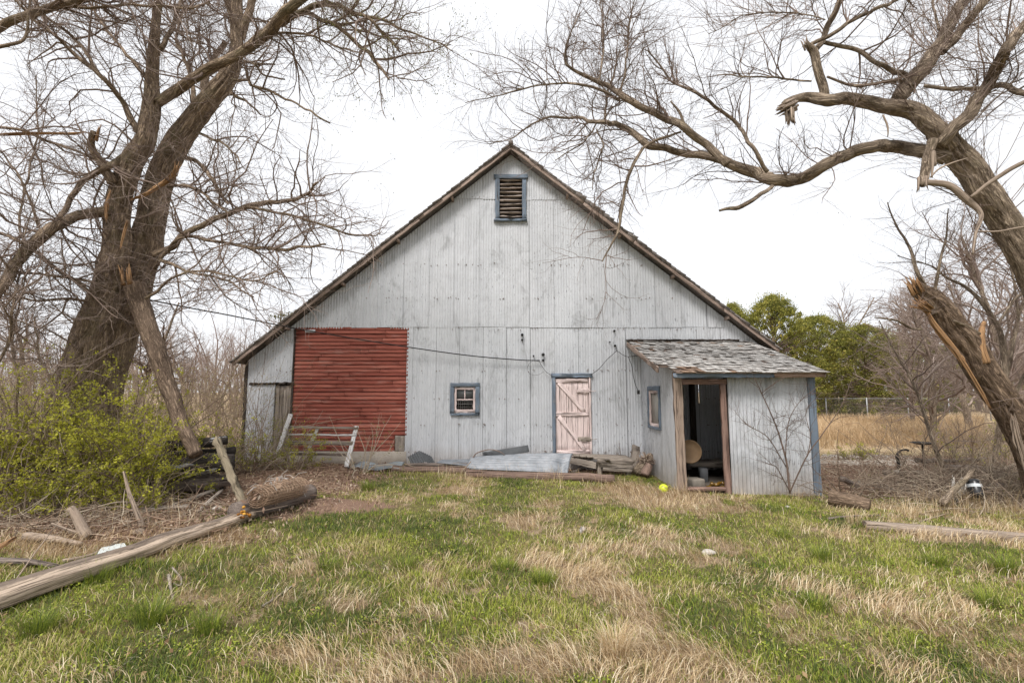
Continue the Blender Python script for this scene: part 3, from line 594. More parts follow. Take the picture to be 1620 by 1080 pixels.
bk_ = MB(); bk_.box([(O_OP[2] + LXr) / 2 + .05, YF + .05, .85], [LXr - O_OP[2] - .1, .03, 2.3]); bk_.box([LXr - .03, (YF + D) / 2, 1.0], [.05, D - YF - .06, 2.2]); bk_.build('back_boards', WDARK, lean)
# left wall with its window
lw = MB(); W0, W1 = None, None
def onleft(px, py):      # hit the plane x = LXl
    d = ray(px, py); t = LXl / d[0]; q = np.array([0, 0, CAMZ]) + d * t; return q[1], q[2]
ya, zt_ = onleft(1043, 618); yb, zb_ = onleft(1029, 672); wy0, wy1 = min(ya, yb), max(ya, yb); wz0, wz1 = onleft(1036, 674)[1], onleft(1036, 617)[1]
def leftwall(mb, x, tint):
    ys = np.unique(np.concatenate([np.linspace(YF + .02, D, 40), [wy0, wy1]]))
    for a_, b_ in zip(ys[:-1], ys[1:]):
        m_ = (a_ + b_) / 2; segs = [(-.35, wz0), (wz1, None)] if wy0 < m_ < wy1 else [(-.35, None)]
        for z0_, z1_ in segs:
            za, zb2 = (lz(a_) - .05, lz(b_) - .05) if z1_ is None else (z1_, z1_)
            w = lambda y: x + .004 * math.sin(y / .0762 * 6.283)
            mb.add([[w(a_), a_, z0_], [w(b_), b_, z0_], [w(b_), b_, zb2], [w(a_), a_, za]], np.array([[3, 2, 1, 0]]), tint)
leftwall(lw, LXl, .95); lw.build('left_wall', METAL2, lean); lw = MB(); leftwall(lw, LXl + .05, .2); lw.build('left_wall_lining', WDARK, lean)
wf = MB(); xx = LXl - .02
wf.beam((xx, wy0 - .07, wz1 + .04), (xx, wy1 + .07, wz1 + .04), .03, .09); wf.beam((xx, wy0 - .07, wz0 - .03), (xx, wy1 + .07, wz0 - .03), .04, .05)
for y in (wy0 - .035, wy1 + .035): wf.beam((xx, y, wz0 - .02), (xx, y, wz1), .03, .07, up=(0, 1, 0))
wf = wf.build('window', WBLUE, lean); sa = MB()
for y in (wy0 + .03, wy1 - .03): sa.beam((xx + .02, y, wz0), (xx + .02, y, wz1), .03, .06, up=(0, 1, 0))
for z in (wz0 + .03, wz1 - .03): sa.beam((xx + .02, wy0, z), (xx + .02, wy1, z), .03, .06)
sa.build('sash', WPINK, wf)
pn = MB(); pn.box([xx + .04, (wy0 + wy1) / 2, (wz0 + wz1) / 2], [.004, wy1 - wy0, wz1 - wz0]); pn.build('pane', NT('grimy_pane', .3, .5).col((.33, .31, .27)).m, wf)
# door frame, trims, fascia
dfm = MB(); px_ = XZ(1075, 690, YF)[0]
WBR = wood('brown_door_post_wood', (.13, .09, .07), (.36, .28, .22)); WRB = wood('reddish_jamb_wood', (.12, .07, .055), (.30, .20, .16))
dfm.beam((px_ + .01, YF - .03, -.2), (px_ - .02, YF - .03, lz(YF) - .08), .16, .06, up=(0, 1, 0), segs=16, jit=.004, tint=.5); dfm.build('door_post', WBR, lean)
dj = MB(); dj.beam((O_OP[2] + .06, YF - .02, -.2), (O_OP[2] + .04, YF - .02, O_OP[3]), .10, .06, up=(0, 1, 0), segs=14); dj.beam((O_OP[0] - .02, YF - .01, O_OP[3] + .04), (O_OP[2] + .12, YF - .01, O_OP[3] + .04), .05, .10, tint=.8); dj.beam((O_OP[0] - .02, YF + .03, -.02), (O_OP[2] + .1, YF + .03, -.02), .12, .06, tint=.6); dj.build('door_jamb', WRB, lean)
ct = MB(); ct.beam((LXr - .02, YF - .04, -.35), (LXr - .02, YF - .04, lz(YF) - .06), .13, .04, up=(0, 1, 0), segs=12); ct.build('corner_trim', WBLUE, lean)
XRL, XRR = 2.68, XZ(1312, 590, 8.42)[0]
fa = MB(); zf = lz(8.5) - .055; xs_ = XZ(1225, 590, 8.5)[0]
fa.beam((2.86, 8.52, zf - .01), (xs_, 8.52, zf), .03, .085, segs=14, tint=.2); fa = fa.build('fascia', WBLUE, lean); f2 = MB(); f2.beam((xs_ + .005, 8.52, zf), (XRR - .02, 8.52, zf + .01), .03, .085, segs=8); f2.build('fascia', wood('bare_fascia_wood', (.2, .12, .09), (.42, .30, .23)), lean)
rk = MB(); rk.beam((XRL + .01, 8.85, lz(8.85) - .05), (XRL + .01, D - .02, lz(D) - .05), .03, .11, segs=12, jit=.005); rk.build('rake_board', WRAKE, lean)
rk = MB(); rk.beam((XRR - .02, 8.5, lz(8.5) - .05), (XRR - .02, D - .02, lz(D) - .05), .03, .1, segs=12); rk.build('rake_board', WRAKE, lean)
# roof: deck boards, then every shingle
dk = MB()
y = 8.5
while y < D - .05: dk.box([(max(XRL + .03, 2.75 if y > 8.85 else 2.9) + XRR) / 2, y, lz(y) - .015], [XRR - max(XRL + .03, 2.75 if y > 8.85 else 2.9), .10, .018]); y += .105
dk = dk.build('roof', WRAKE, lean)
SH = NT('pale_weathered_shingle', .9, .2); o = SH.attr('bk', 'Vector'); a = SH.noise(SH.map(o, (60, 8, 60)), 1, 5, .7); t = SH.attr('tint')
c = SH.ramp(t, [(0., (.16, .11, .08)), (.12, (.30, .20, .14)), (.2, (.30, .275, .25)), (.5, (.42, .40, .375)), (1., (.54, .52, .49))]); c = SH.mix(SH.ramp(a, [(.32, .6), (.5, 0.)]), c, (.15, .135, .12)); SH.col(c); SH.bump(a, .006)
sg = MB(); r = RS(31); rowy = 8.42; row = 0; sl_t = (rb0 - rb1) / (D - 8.42)
while rowy < D - .03:
    x = XRL - .02 + r.rand() * .08
    while x < XRR:
        w = .075 + .09 * r.rand(); xe = min(x + w, XRR + .015)
        cut = (x < 2.95 and rowy < 8.62) or (x < 2.80 and rowy < 8.85)
        if not cut and r.rand() > .035:
            bare = (x < 3.35 and rowy < 8.62 + .35 * r.rand()) or r.rand() < .02 + .08 * (rowy > 10.9)
            y0 = rowy + r.randn() * .012; Ls = .19; L2 = min(y0 + Ls, D); ro = r.randn() * .006; cu = max(0, r.randn() * .012 + .004)
            zb = lambda yy: lz(yy) + .006
            V = [[x + .003, y0 + ro, zb(y0) + .018 + cu], [xe - .003, y0 - ro, zb(y0) + .018 + cu * r.rand()], [xe - .003, L2, zb(L2) + .002], [x + .003, L2, zb(L2) + .002]]
            V = np.array(V); T2 = V.copy(); T2[:2, 2] -= .011; T2[2:, 2] -= .004; V = np.concatenate([V, T2])
            sg.add(V, np.array([[0, 1, 2, 3], [4, 7, 6, 5], [0, 4, 5, 1], [1, 5, 6, 2], [3, 2, 6, 7], [0, 3, 7, 4]]), .05 + .1 * r.rand() if bare else .2 + .8 * r.rand(), V + r.rand(3) * 9)
        x = xe
    rowy += .128; row += 1
sg.build('shingles', SH.m, dk)
ed = MB(); ed.beam((XRL, D - .05, lz(D) + .035), (5.3, D - .05, lz(D) + .04), .05, .035, segs=50, jit=.008); ed.build('roof_flashing', WDARK, dk)
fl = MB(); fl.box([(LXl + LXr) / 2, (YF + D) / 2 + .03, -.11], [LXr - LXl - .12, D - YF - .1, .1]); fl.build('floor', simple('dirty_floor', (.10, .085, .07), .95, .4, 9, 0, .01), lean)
sh = MB(); sh.box([4.72, 10.2, .95], [.5, .03, 2.1]); sh.box([4.1, 11.0, .9], [.12, .05, 2.0]); sh.build('partition', WDARK, lean)
# ---------------- trees ----------------
TWIG = rampm('twig_bark', [(0., (.09, .06, .045)), (.5, (.21, .155, .125)), (1., (.44, .36, .31))], .85)
BARK = bark('furrowed_brown_bark', (.155, .11, .075), (.54, .41, .29), .35); BARKR = bark('furrowed_grey_bark', (.16, .12, .085), (.54, .43, .32), .15)
BARE = wood('bare_stripped_wood', (.14, .10, .075), (.41, .325, .25)); ORANGE = wood('fresh_broken_wood', (.17, .085, .04), (.48, .29, .15))
def smoothline(pts, step, jit=0., seed=0):
    """Catmull-Rom through (x,y,z,r) points, resampled"""
    p = np.array(pts, float); p = np.vstack([2 * p[0] - p[1], p, 2 * p[-1] - p[-2]]); out = []
    for i in range(1, len(p) - 2):
        L = np.linalg.norm(p[i + 1][:3] - p[i][:3]); n = max(2, int(L / step)); t = np.linspace(0, 1, n, endpoint=False)[:, None]
        a, b, c, d = p[i - 1], p[i], p[i + 1], p[i + 2]
        out.append(.5 * ((2 * b) + (-a + c) * t + (2 * a - 5 * b + 4 * c - d) * t ** 2 + (-a + 3 * b - 3 * c + d) * t ** 3))
    out = np.vstack(out + [p[-2][None]])
    if jit:
        q = out[:, :3] * 3.1 + seed * 3.3
        for k_ in range(3): out[:, k_] += (vnoise(q + k_ * 17, 1, 2) - .5) * jit
    out[:, 3] = np.maximum(out[:, 3], .0015)
    return out
def tr(pts, Y0, Y1=None, wig=.25, seed=0):
    """traced limb: (px, py, width px) with depth running Y0 -> Y1"""
    Y1 = Y0 if Y1 is None else Y1; r = RS(seed + len(pts) * 7 + int(pts[0][0])); n = len(pts); out = []
    for i, q in enumerate(pts):
        f = i / max(1, n - 1); Y = q[3] if len(q) > 3 else Y0 + (Y1 - Y0) * f + (r.randn() * wig * .5 if 0 < i < n - 1 else 0)
        out.append(list(P(q[0], q[1], Y)) + [q[2] / 2 / F * Y / np.linalg.norm(ray(q[0], q[1])) * .96])
    return out
def norm(a): return a / (np.linalg.norm(a, axis=-1, keepdims=True) + 1e-9)
def grow(start, d, L, r0, n=6, wob=.16, up=0., r=None, rend=.35):
    """batch of branches: start (N,3), direction, length (N), base radius (N) -> (N,n,3), (N,n)"""
    N = len(start); pts = np.zeros((N, n, 3)); pts[:, 0] = start; d = norm(d)
    bend = r.randn(N, 3) * wob * .5
    for i in range(1, n):
        d = norm(d + r.randn(N, 3) * wob + bend + np.array([0, 0, up]))
        pts[:, i] = pts[:, i - 1] + d * (L / (n - 1))[:, None]
    return pts, r0[:, None] * np.linspace(1, rend, n)[None]
def sprout(Pn, Rn, N, ang, L, rr, r, tmin=.15, up=0., wob=.16, n=6, upb=0., rmax=.7):
    """pick N points on the polylines (M,m,3); children leave at angle ang"""
    M, m, _ = Pn.shape; seg = np.linalg.norm(np.diff(Pn, axis=1), axis=2).sum(1); pr = seg / seg.sum()
    i = r.choice(M, N, p=pr); t = (tmin + (1 - tmin) * r.rand(N)) * (m - 1.001); j = t.astype(int); f = (t - j)[:, None]
    a, b = Pn[i, j], Pn[i, j + 1]; s = a + (b - a) * f; tg = norm(b - a); pr_ = Rn[i, j] * (1 - f[:, 0]) + Rn[i, j + 1] * f[:, 0]
    q = norm(np.cross(tg, r.randn(N, 3))); q = norm(q + np.array([0, 0, upb])); an = np.radians(ang[0] + (ang[1] - ang[0]) * r.rand(N))[:, None]
    d = tg * np.cos(an) + q * np.sin(an); tt = t / (m - 1)
    Ln = (L[0] + (L[1] - L[0]) * r.rand(N)) * (1.15 - .5 * tt); r0 = np.minimum(pr_ * rmax, rr[0] + (rr[1] - rr[0]) * r.rand(N))
    return grow(s, d, Ln, r0, n, wob, up, r)
def resample(lines, m=14):
    P_, R_ = [], []
    for l in lines:
        t = np.linspace(0, len(l) - 1, m); k_ = np.arange(len(l)); P_.append(np.stack([np.interp(t, k_, l[:, c]) for c in range(3)], -1)); R_.append(np.interp(t, k_, l[:, 3]))
    return np.array(P_), np.array(R_)
def limbmesh(name, pts, mat, parent, rough=.012, step=.05, k=None, jit=.05, seed=0, cap=True):
    l = smoothline(pts, step, jit, seed); rm = l[:, 3].max(); k = k or (80 if rm > .14 else 56 if rm > .1 else 32 if rm > .06 else 18 if rm > .035 else 9)
    mb = MB(); mb.tube(l[:, :3], l[:, 3], k, .5, cap, rough if rm > .03 else rough * .4); return mb.build(name, mat, parent, True), l
def snag(mb, p, d, r0, r, n=14, L=.3):
    """splintered break"""
    d = norm(np.array(d, float))
    for i in range(n):
        q = norm(np.cross(d, r.randn(3))); a = p + q * r0 * r.rand() ** .5; l = L * (.3 + r.rand())
        mb.tube([a - d * .1, a + d * l * .5, a + d * l + q * l * .2 * r.rand()], [r0 * .22, r0 * .16, .003], 4, r.rand())

def shards(name, pts, mat, parent, n=14, seed=0, fat=.33):
    """torn wood: a bundle of ragged fibres following the path, some sticking out"""
    l = smoothline(pts, .025, .01, seed); r = RS(seed + 90); mb = MB(); m_ = len(l)
    for i in range(n):
        a = int(r.rand() ** 1.6 * m_ * .55); b = m_ - 1 - int(r.rand() ** 1.6 * m_ * .5)
        if b - a < 4: continue
        q = l[a:b]; off = norm(r.randn(3)) * r.rand() ** .5; t = np.linspace(0, 1, len(q)); tap = np.minimum(1, np.minimum(t, 1 - t) * 5 + .12)
        p = q[:, :3] + off * (q[:, 3] * .75)[:, None] * (1 + .25 * np.sin(t * 7 + i))[:, None]; mb.tube(p, q[:, 3] * fat * (.6 + .7 * r.rand()) * tap, 7, r.rand(), True, .004)
    return mb.build(name, mat, parent)
# ---- big left tree ----
LY = 7.6
base = Gp(118, 800); base[1] = LY; base[2] = float(hgt(base[0], LY)); X_ = P(118, 800, LY)[0]; base[0] = X_
ltree = thing('tree', 'huge bare tree with fused furrowed trunks rising from the green shrubs on the left', 'tree', base)
tk = [tr([(92,835,190),(100,760,150),(112,680,125),(126,600,100),(150,520,84),(172,450,66),(184,400,56),(185,335,50),(196,290,46),(206,262,42),(226,222,40),(240,167,34),(241,120,27),(244,70,23),(248,25,20),(252,-40,17)], 7.6, 7.4, .02),
      tr([(120,830,150),(135,760,130),(150,680,110),(165,600,92),(188,520,84),(212,450,74),(228,400,66),(240,340,58),(252,285,54),(282,225,49),(315,178,44),(344,145,40),(366,111,32),(374,75,26),(374,30,25),(372,-40,22)], 7.9, 8.1, .02),
      tr([(66,835,90),(86,770,72),(100,700,64),(113,640,58),(132,570,50),(150,500,42),(165,440,34)], 7.35, 7.5, .02)]
LLn = []
for i, t_ in enumerate(tk):
    t_ = [q[:3] + [q[3] * (.70 + .20 * min(1, j / 9.))] for j, q in enumerate(t_)]
    mb_, l = limbmesh('trunk', t_, BARK, ltree, .034, .022, 150, .05, i); LLn.append(l)
prop = tr([(212,452,40),(228,500,34),(245,545,32),(262,600,30),(280,650,26),(298,690,24),(312,720,24)], 7.55, 7.1, .02); limbmesh('limb', prop, bark('dead_prop_bark', (.13, .09, .065), (.38, .28, .20)), ltree, .012, .035, 36)
lim = [ # branch A2 and the crown limbs
 (tr([(248,165,20),(281,141,22),(333,107,20),(374,89,19),(415,59,22),(444,26,23),(474,0,20),(520,-40,16)], 7.4, 7.0), 1),
 (tr([(372,50,12),(366,20,16),(352,-30,12)], 8.1, 8.4), 1), (tr([(381,60,18),(392,20,16),(404,-30,14)], 8.1, 8.0), 1),
 (tr([(326,155,14),(322,130,13),(341,92,12),(357,66,11)], 8.05, 8.6), 1), (tr([(306,165,10),(304,140,9),(292,90,7),(278,58,6),(290,10,5)], 8.2, 8.8), 1),
 (tr([(256,78,11),(274,41,9),(287,0,8),(292,-30,7)], 7.4, 8.2), 1),
 (tr([(218,212,14),(193,159,11),(159,119,10),(122,89,9),(85,56,8),(56,33,7),(20,0,5)], 7.4, 6.6), 1),
 (tr([(159,119,9),(122,67,8),(78,30,7),(40,-10,6)], 7.1, 7.4), 1), (tr([(228,118,9),(200,85,7),(170,50,6),(150,20,5),(120,-20,4)], 7.5, 8.4), 1),
 (tr([(226,220,17),(185,256,15),(159,267,14),(130,290,12),(107,322,11),(92,350,10)], 7.4, 6.8), 1),
 (tr([(175,332,24),(163,335,22),(111,346,20),(80,360,24),(48,392,24),(20,425,22),(-10,470,22),(-40,540,24)], 7.4, 6.2), 1),
 (tr([(240,403,14),(267,392,12),(296,367,11),(352,344,10),(393,326,9),(437,318,8),(481,307,6),(505,290,3)], 7.7, 7.0), 1),
 (tr([(393,326,6),(426,333,5.5),(481,344,4.5),(540,367,4),(580,372,3),(600,368,1.5)], 7.3, 6.8), 1),
 (tr([(238,425,9),(262,400,8),(283,377,7),(333,378,6),(407,393,5.5),(481,392,5),(515,386,3)], 7.8, 6.9), 1),
 (tr([(290,250,9),(315,259,8),(333,281,7),(348,304,5),(360,325,3)], 7.9, 7.2), 0), (tr([(262,296,6),(304,296,6),(333,315,5),(363,337,4)], 7.8, 7.2), 0),
 (tr([(316,212,6),(352,226,4.5),(381,256,3)], 8, 7.4), 0),
 (tr([(366,126,7),(389,127,6),(400,137,5.5),(437,148,5),(467,163,4),(496,181,4),(523,195,3)], 8, 7.2), 2),
 (tr([(362,148,8),(392,163,4.5),(413,181,3)], 8, 7.7), 2), (tr([(385,95,6),(404,104,5),(415,119,4),(450,127,3)], 8, 7.6), 2), (tr([(402,102,4),(415,100,4),(434,101,3)], 7.8, 7.6), 2),
 (tr([(445,40,12),(478,16,10),(507,30,9),(530,40,8),(570,75,8),(596,98,7),(615,128,3)], 7.2, 6.8), 1),
 (tr([(448,30,12),(500,8,12),(535,10,9),(568,24,7),(590,35,6),(612,60,5),(634,83,3)], 7.2, 6.9), 1), (tr([(575,26,6),(612,32,5),(640,50,4),(690,65,2.5),(715,80,1.5)], 7.0, 6.7), 1),
 (tr([(408,62,6),(444,54,5),(481,55,5),(510,63,4),(540,78,3.5),(576,88,2)], 7.3, 7.0), 1),
 (tr([(-30,70,22),(0,42,20),(37,25,19),(92,8,18),(145,-4,16),(200,-30,12)], 6.2, 6.8), 1), (tr([(90,12,8),(150,12,7),(222,8,6),(300,12,5),(330,0,4)], 6.6, 7.2), 1),
 (tr([(-20,85,10),(15,72,9),(40,60,7),(45,20,6),(50,-20,5)], 6.2, 6.4), 1),
 (tr([(-20,200,8),(30,205,7),(74,222,7),(130,244,6),(163,262,7)], 6.8, 7.3), 1),
 (tr([(-20,370,9),(0,370,8),(45,391,8),(86,422,7.5),(120,449,8),(150,470,9)], 6.4, 7.3), 0), (tr([(-20,600,5),(15,540,6),(22,480,5),(30,440,4),(38,380,3),(60,300,2)], 6.3, 6.6), 1),
 (tr([(255,410,7),(300,430,5),(350,440,4),(400,470,2.5)], 7.6, 6.8), 1), (tr([(232,475,6),(270,440,5),(330,430,4),(400,445,3),(440,430,2)], 7.3, 6.5), 1), (tr([(150,480,7),(100,470,6),(50,478,5),(-10,460,4)], 7.4, 6.6), 1),
 (tr([(170,455,8),(120,440,6),(60,432,5),(10,430,4),(-20,425,3)], 7.3, 6.4), 1), (tr([(60,360,6),(40,300,5),(10,250,4),(-20,220,3)], 6.9, 6.4), 1), (tr([(40,395,6),(30,340,5),(50,260,4),(60,190,3),(55,120,2)], 6.8, 7.4), 1),
 (tr([(60,820,7),(30,700,6),(28,600,5),(20,520,4),(45,420,3)], 6.9, 6.9), 1), (tr([(95,815,7),(78,720,6),(95,640,5),(60,560,4),(50,500,3)], 6.7, 6.7), 1)]
for i, (t_, kind) in enumerate(lim):
    mb_, l = limbmesh('limb', t_, BARK, ltree, .014, .03 if t_[0][3] > .05 else .06, None, .08, 20 + i)
    if kind != 2: LLn.append(l)
    if kind == 2: LLn.append(l[: max(3, len(l) // 2)])
for t_ in [tr([(-20,216,10),(0,213,9),(60,211,9),(110,211,9),(146,210,9)], 6.6, 7.0, 0), tr([(204,318,8),(237,304,11),(270,281,12),(281,263,9)], 7.2, 7.1, 0), tr([(168,352,7),(168,330,9),(172,310,8),(176,298,5)], 7.15, 7.1, 0), tr([(190,395,5),(197,365,6),(202,345,3)], 7.1, 7.1, 0)]: shards('broken_limb', t_, ORANGE, ltree, 16, int(t_[0][2] * 10))
t_ = tr([(178,290,22),(160,258,17),(143,232,15),(148,208,12)], 7.3, 7.0, 0); limbmesh('broken_limb', t_, BARK, ltree, .01, .04, 18)
sn = MB(); r = RS(4)
for a_ in [(P(150, 212, 7.0), (.1, 0, 1), .05, r, 9, .14), (P(200, 440, 7.25), (-.2, 0, 1), .09, r, 9, .2), (P(278, 268, 7.1), (.2, 0, 1), .04, r, 6, .1)]: sn = MB(); snag(sn, *a_); sn.build('broken_wood', ORANGE, ltree)
r = RS(77); PL, RL = resample(LLn, 18)
RLw = RL.copy()
s1, q1 = sprout(PL, RL, 760, (30, 80), (.5, 1.9), (.008, .02), r, .22, .03, .2, 8, .15)
s2, q2 = sprout(s1, q1, 4600, (25, 70), (.25, .9), (.0036, .0065), r, .15, .02, .2, 6)
s2b, q2b = sprout(PL, RL, 2100, (40, 90), (.3, .9), (.003, .005), r, .12, .02, .25, 6)
s3, q3 = sprout(s2, q2, 15000, (25, 65), (.1, .38), (.0021, .0034), r, .1, .015, .2, 5)
mb_ = MB(); mb_.tubes(s1, q1, 6, .35 + .3 * r.rand(len(s1))); mb_.tubes(s2, q2, 4, .3 + .5 * r.rand(len(s2))); mb_.tubes(s2b, q2b, 3, .5 + .5 * r.rand(len(s2b))); mb_.tubes(s3, q3, 3, .3 + .5 * r.rand(len(s3)))
crown = mb_.build('crown', TWIG, ltree, True)
tips = s3[:, -1]; tips = tips[r.rand(len(tips)) < .35]; selb = np.concatenate([s3[:, -1][(s3[:, -1, 0] > -2.9) & (s3[:, -1, 2] > 5.4)]] * 3); selb = selb + r.randn(*selb.shape) * .02
lf = MB(); lf.cards(tips, .012 + .01 * r.rand(len(tips)), r, .3 * r.rand(len(tips)), asp=.8); lf.cards(selb, .014 + .014 * r.rand(len(selb)), r, .5 + .5 * r.rand(len(selb)), asp=.7)
lf.build('buds', leafm('opening_buds', (.09, .065, .04), (.22, .23, .05), .3), crown)

# ---- right leaning tree (A) ----
ra0 = P(1800, 820, 7.4); ra0[2] = float(hgt(ra0[0], 7.4))
rtree = thing('tree', 'great bare tree leaning in from the right, its long limb over the barn roof', 'tree', ra0)
tA = tr([(1850,840,110),(1780,700,84),(1720,585,74),(1665,490,66),(1622,405,60),(1588,350,57),(1555,300,54),(1528,258,52),(1500,228,46),(1478,205,42)], 7.3, 6.9, .02)
_, lA = limbmesh('trunk', tA, BARKR, rtree, .03, .02, 130, .04, 5); RLn = [lA]
lim = [
 (tr([(1500,250,30),(1472,241,29),(1459,240,28),(1421,234,26),(1378,232,25),(1344,241,24),(1301,264,23),(1270,283,23),(1229,288,22),(1195,273,21),(1157,260,17),(1118,247,14),(1080,241,13),(1055,236,12),(1026,229,13),(1003,210,11),(980,198,10),(953,193,8),(913,187,5),(875,187,4),(843,195,3),(815,215,2.2),(775,230,1.4)], 6.9, 7.9), 1),
 (tr([(1150,262,14),(1114,226,14),(1080,198,14),(1055,190,13),(1030,175,12),(991,156,12),(960,136,9),(925,120,7),(898,105,5),(894,89,4),(902,58,3),(917,23,2)], 7.2, 7.8), 1),
 (tr([(980,156,6),(952,144,5.5),(913,134,5),(882,134,3.5),(836,140,3),(789,152,2.2),(738,160,1.3)], 7.6, 7.6), 1),
 (tr([(1077,208,4),(1050,218,5),(1018,233,5.5),(1000,264,6),(987,307,6),(979,354,5),(968,385,3.5),(952,412,2)], 7.4, 7.2), 1),
 (tr([(944,195,3),(929,218,3),(913,233,2.5),(878,253,1.5)], 7.5, 7.1), 1), (tr([(944,202,3),(952,233,3),(944,264,2.5),(936,300,1.5)], 7.6, 7.2), 1),
 (tr([(956,190,5),(960,159,4.5),(972,117,4),(980,80,2.5)], 7.5, 8.2), 1), (tr([(948,132,4),(954,78,3.5),(952,19,2.5),(950,-20,2)], 7.5, 8.2), 1), (tr([(983,144,4),(991,97,4),(995,39,3),(1010,-20,2)], 7.4, 7.9), 1),
 (tr([(1080,194,6),(1073,175,5),(1061,159,3)], 7.2, 7.2), 2),
 (tr([(1216,270,8),(1191,234,7.5),(1165,196,7),(1131,166,6.5),(1100,147,6),(1080,136,5),(1061,128,4),(1026,82,3)], 7.0, 7.6), 1),
 (tr([(1222,294,7),(1191,315,8),(1165,328,8),(1138,334,4)], 6.95, 6.9), 0),
 (tr([(1500,232,40),(1476,205,40),(1446,175,38),(1404,166,32),(1353,158,25),(1310,158,24),(1280,155,20),(1250,158,14),(1238,164,10)], 6.9, 6.6), 2),
 (tr([(1303,160,18),(1297,124,17),(1289,81,17),(1276,68,10)], 6.7, 6.6), 0), (tr([(1292,80,12),(1303,60,12),(1310,38,13),(1323,10,12),(1335,-30,10)], 6.65, 6.9), 1),
 (tr([(1280,74,9),(1310,55,9),(1331,43,9),(1370,22,9),(1387,15,9),(1421,0,8),(1470,-30,7)], 6.65, 6.2), 1), (tr([(1305,68,8),(1353,81,9),(1395,102,10),(1429,117,12),(1446,135,14)], 6.65, 6.9), 1),
 (tr([(1285,126,4),(1240,121,4),(1180,121,3),(1135,121,2)], 6.7, 6.9), 1), (tr([(1310,124,5),(1340,133,6),(1361,136,7),(1400,130,7),(1430,128,8)], 6.7, 7.0), 1), (tr([(1306,32,3),(1263,23,3),(1187,23,2.5),(1120,55,1.5)], 6.8, 7.1), 1),
 (tr([(1420,160,30),(1432,140,34),(1455,115,34),(1485,72,30),(1506,34,27),(1527,0,24),(1550,-50,20)], 6.9, 7.4), 1), (tr([(1490,85,20),(1523,43,20),(1553,9,20),(1590,-40,16)], 7.0, 6.8), 1),
 (tr([(1485,228,26),(1505,205,28),(1531,183,28),(1565,128,26),(1591,77,26),(1620,42,25),(1660,0,22)], 6.8, 6.3), 1),
 (tr([(1548,145,12),(1583,136,13),(1620,147,14),(1660,160,12)], 6.8, 6.4), 1), (tr([(1463,136,8),(1506,141,9),(1548,141,9)], 6.9, 6.8), 1),
 (tr([(1485,47,6),(1480,20,5.5),(1476,0,5),(1478,-30,4)], 7.1, 7.2), 2)]
for i, (t_, kind) in enumerate(lim):
    _, l = limbmesh('limb', t_, BARKR, rtree, .018, .025 if t_[0][3] > .05 else .05, None, .08, 60 + i)
    if kind == 1: RLn.append(l)
for t_ in [tr([(1476,222,20),(1468,250,19),(1463,280,18),(1459,292,12)], 6.7, 6.5, 0)]: limbmesh('broken_limb', t_, BARKR, rtree, .01, .04, 20)
for t_ in [tr([(1459,286,12),(1497,294,15),(1531,316,16),(1553,338,10),(1544,366,7),(1540,402,4)], 6.5, 6.3, 0), tr([(1536,311,7),(1578,281,10),(1620,256,11),(1660,240,10)], 6.35, 5.9, 0), tr([(1546,366,4),(1580,366,4),(1620,360,4),(1650,357,4)], 6.4, 6.0, 0), tr([(1472,279,3),(1489,264,4),(1531,250,2)], 6.5, 6.4, 0), tr([(1479,262,8),(1478,240,8),(1474,280,4)], 6.6, 6.55, 0), tr([(1397,183,4),(1401,200,4),(1402,217,2)], 6.6, 6.6, 0)]: limbmesh('dead_branch', t_, BARE, rtree, .004, .04, 12)
sn = MB(); r = RS(14)
for a_ in [(P(1247, 170, 6.6), (-.9, 0, -.45), .085, r, 46, .14), (P(1250, 184, 6.6), (.0, 0, -1), .07, r, 34, .13), (P(1274, 70, 6.6), (-.3, 0, 1), .05, r, 10, .12), (P(1459, 290, 6.5), (-.1, 0, -1), .06, r, 9, .1)]: sn = MB(); snag(sn, *a_); sn.build('broken_wood', BARE, rtree)
r = RS(78); PR, RR_ = resample(RLn, 20)
s1, q1 = sprout(PR, RR_, 430, (28, 70), (.5, 1.7), (.006, .014), r, .2, .05, .18, 8, .5)
s1 = s1[q1[:, 0] > 0]; q1 = q1[:len(s1)]
s2, q2 = sprout(s1, q1, 2400, (22, 60), (.25, .85), (.0032, .0055), r, .15, .03, .18, 6)
s2b, q2b = sprout(PR[1:], RR_[1:], 650, (35, 80), (.3, 1.0), (.003, .0046), r, .15, .03, .2, 6, .3)
s3, q3 = sprout(np.concatenate([s2, s2b]), np.concatenate([q2, q2b]), 11000, (22, 60), (.1, .36), (.002, .0032), r, .1, .02, .18, 5)
cr = [lim[19][0], lim[20][0], lim[21][0], lim[22][0], tA[-5:]]; PC, RC = resample([smoothline(t_, .1) for t_ in cr], 14)
s4, q4 = sprout(PC, RC, 330, (25, 80), (.7, 2.2), (.0035, .006), r, .0, .05, .12, 9, .4); s5, q5 = sprout(s4, q4, 1300, (18, 50), (.2, .7), (.0016, .0026), r, .1, .03, .15, 5)
mb_ = MB()
for s_, q_, k_, t0, t1 in ((s1, q1, 6, .25, .3), (s2, q2, 4, .15, .4), (s2b, q2b, 3, .2, .5), (s3, q3, 3, .15, .4), (s4, q4, 5, .6, .4), (s5, q5, 3, .5, .5)): mb_.tubes(s_, q_, k_, t0 + t1 * r.rand(len(s_)))
crown = mb_.build('crown', TWIG, rtree, True); tips = s3[:, -1][r.rand(len(s3)) < .5]; lf = MB(); lf.cards(tips, .010 + .008 * r.rand(len(tips)), r, .2 * r.rand(len(tips)), asp=.8); lf.build('buds', bpy.data.materials['opening_buds'], crown)

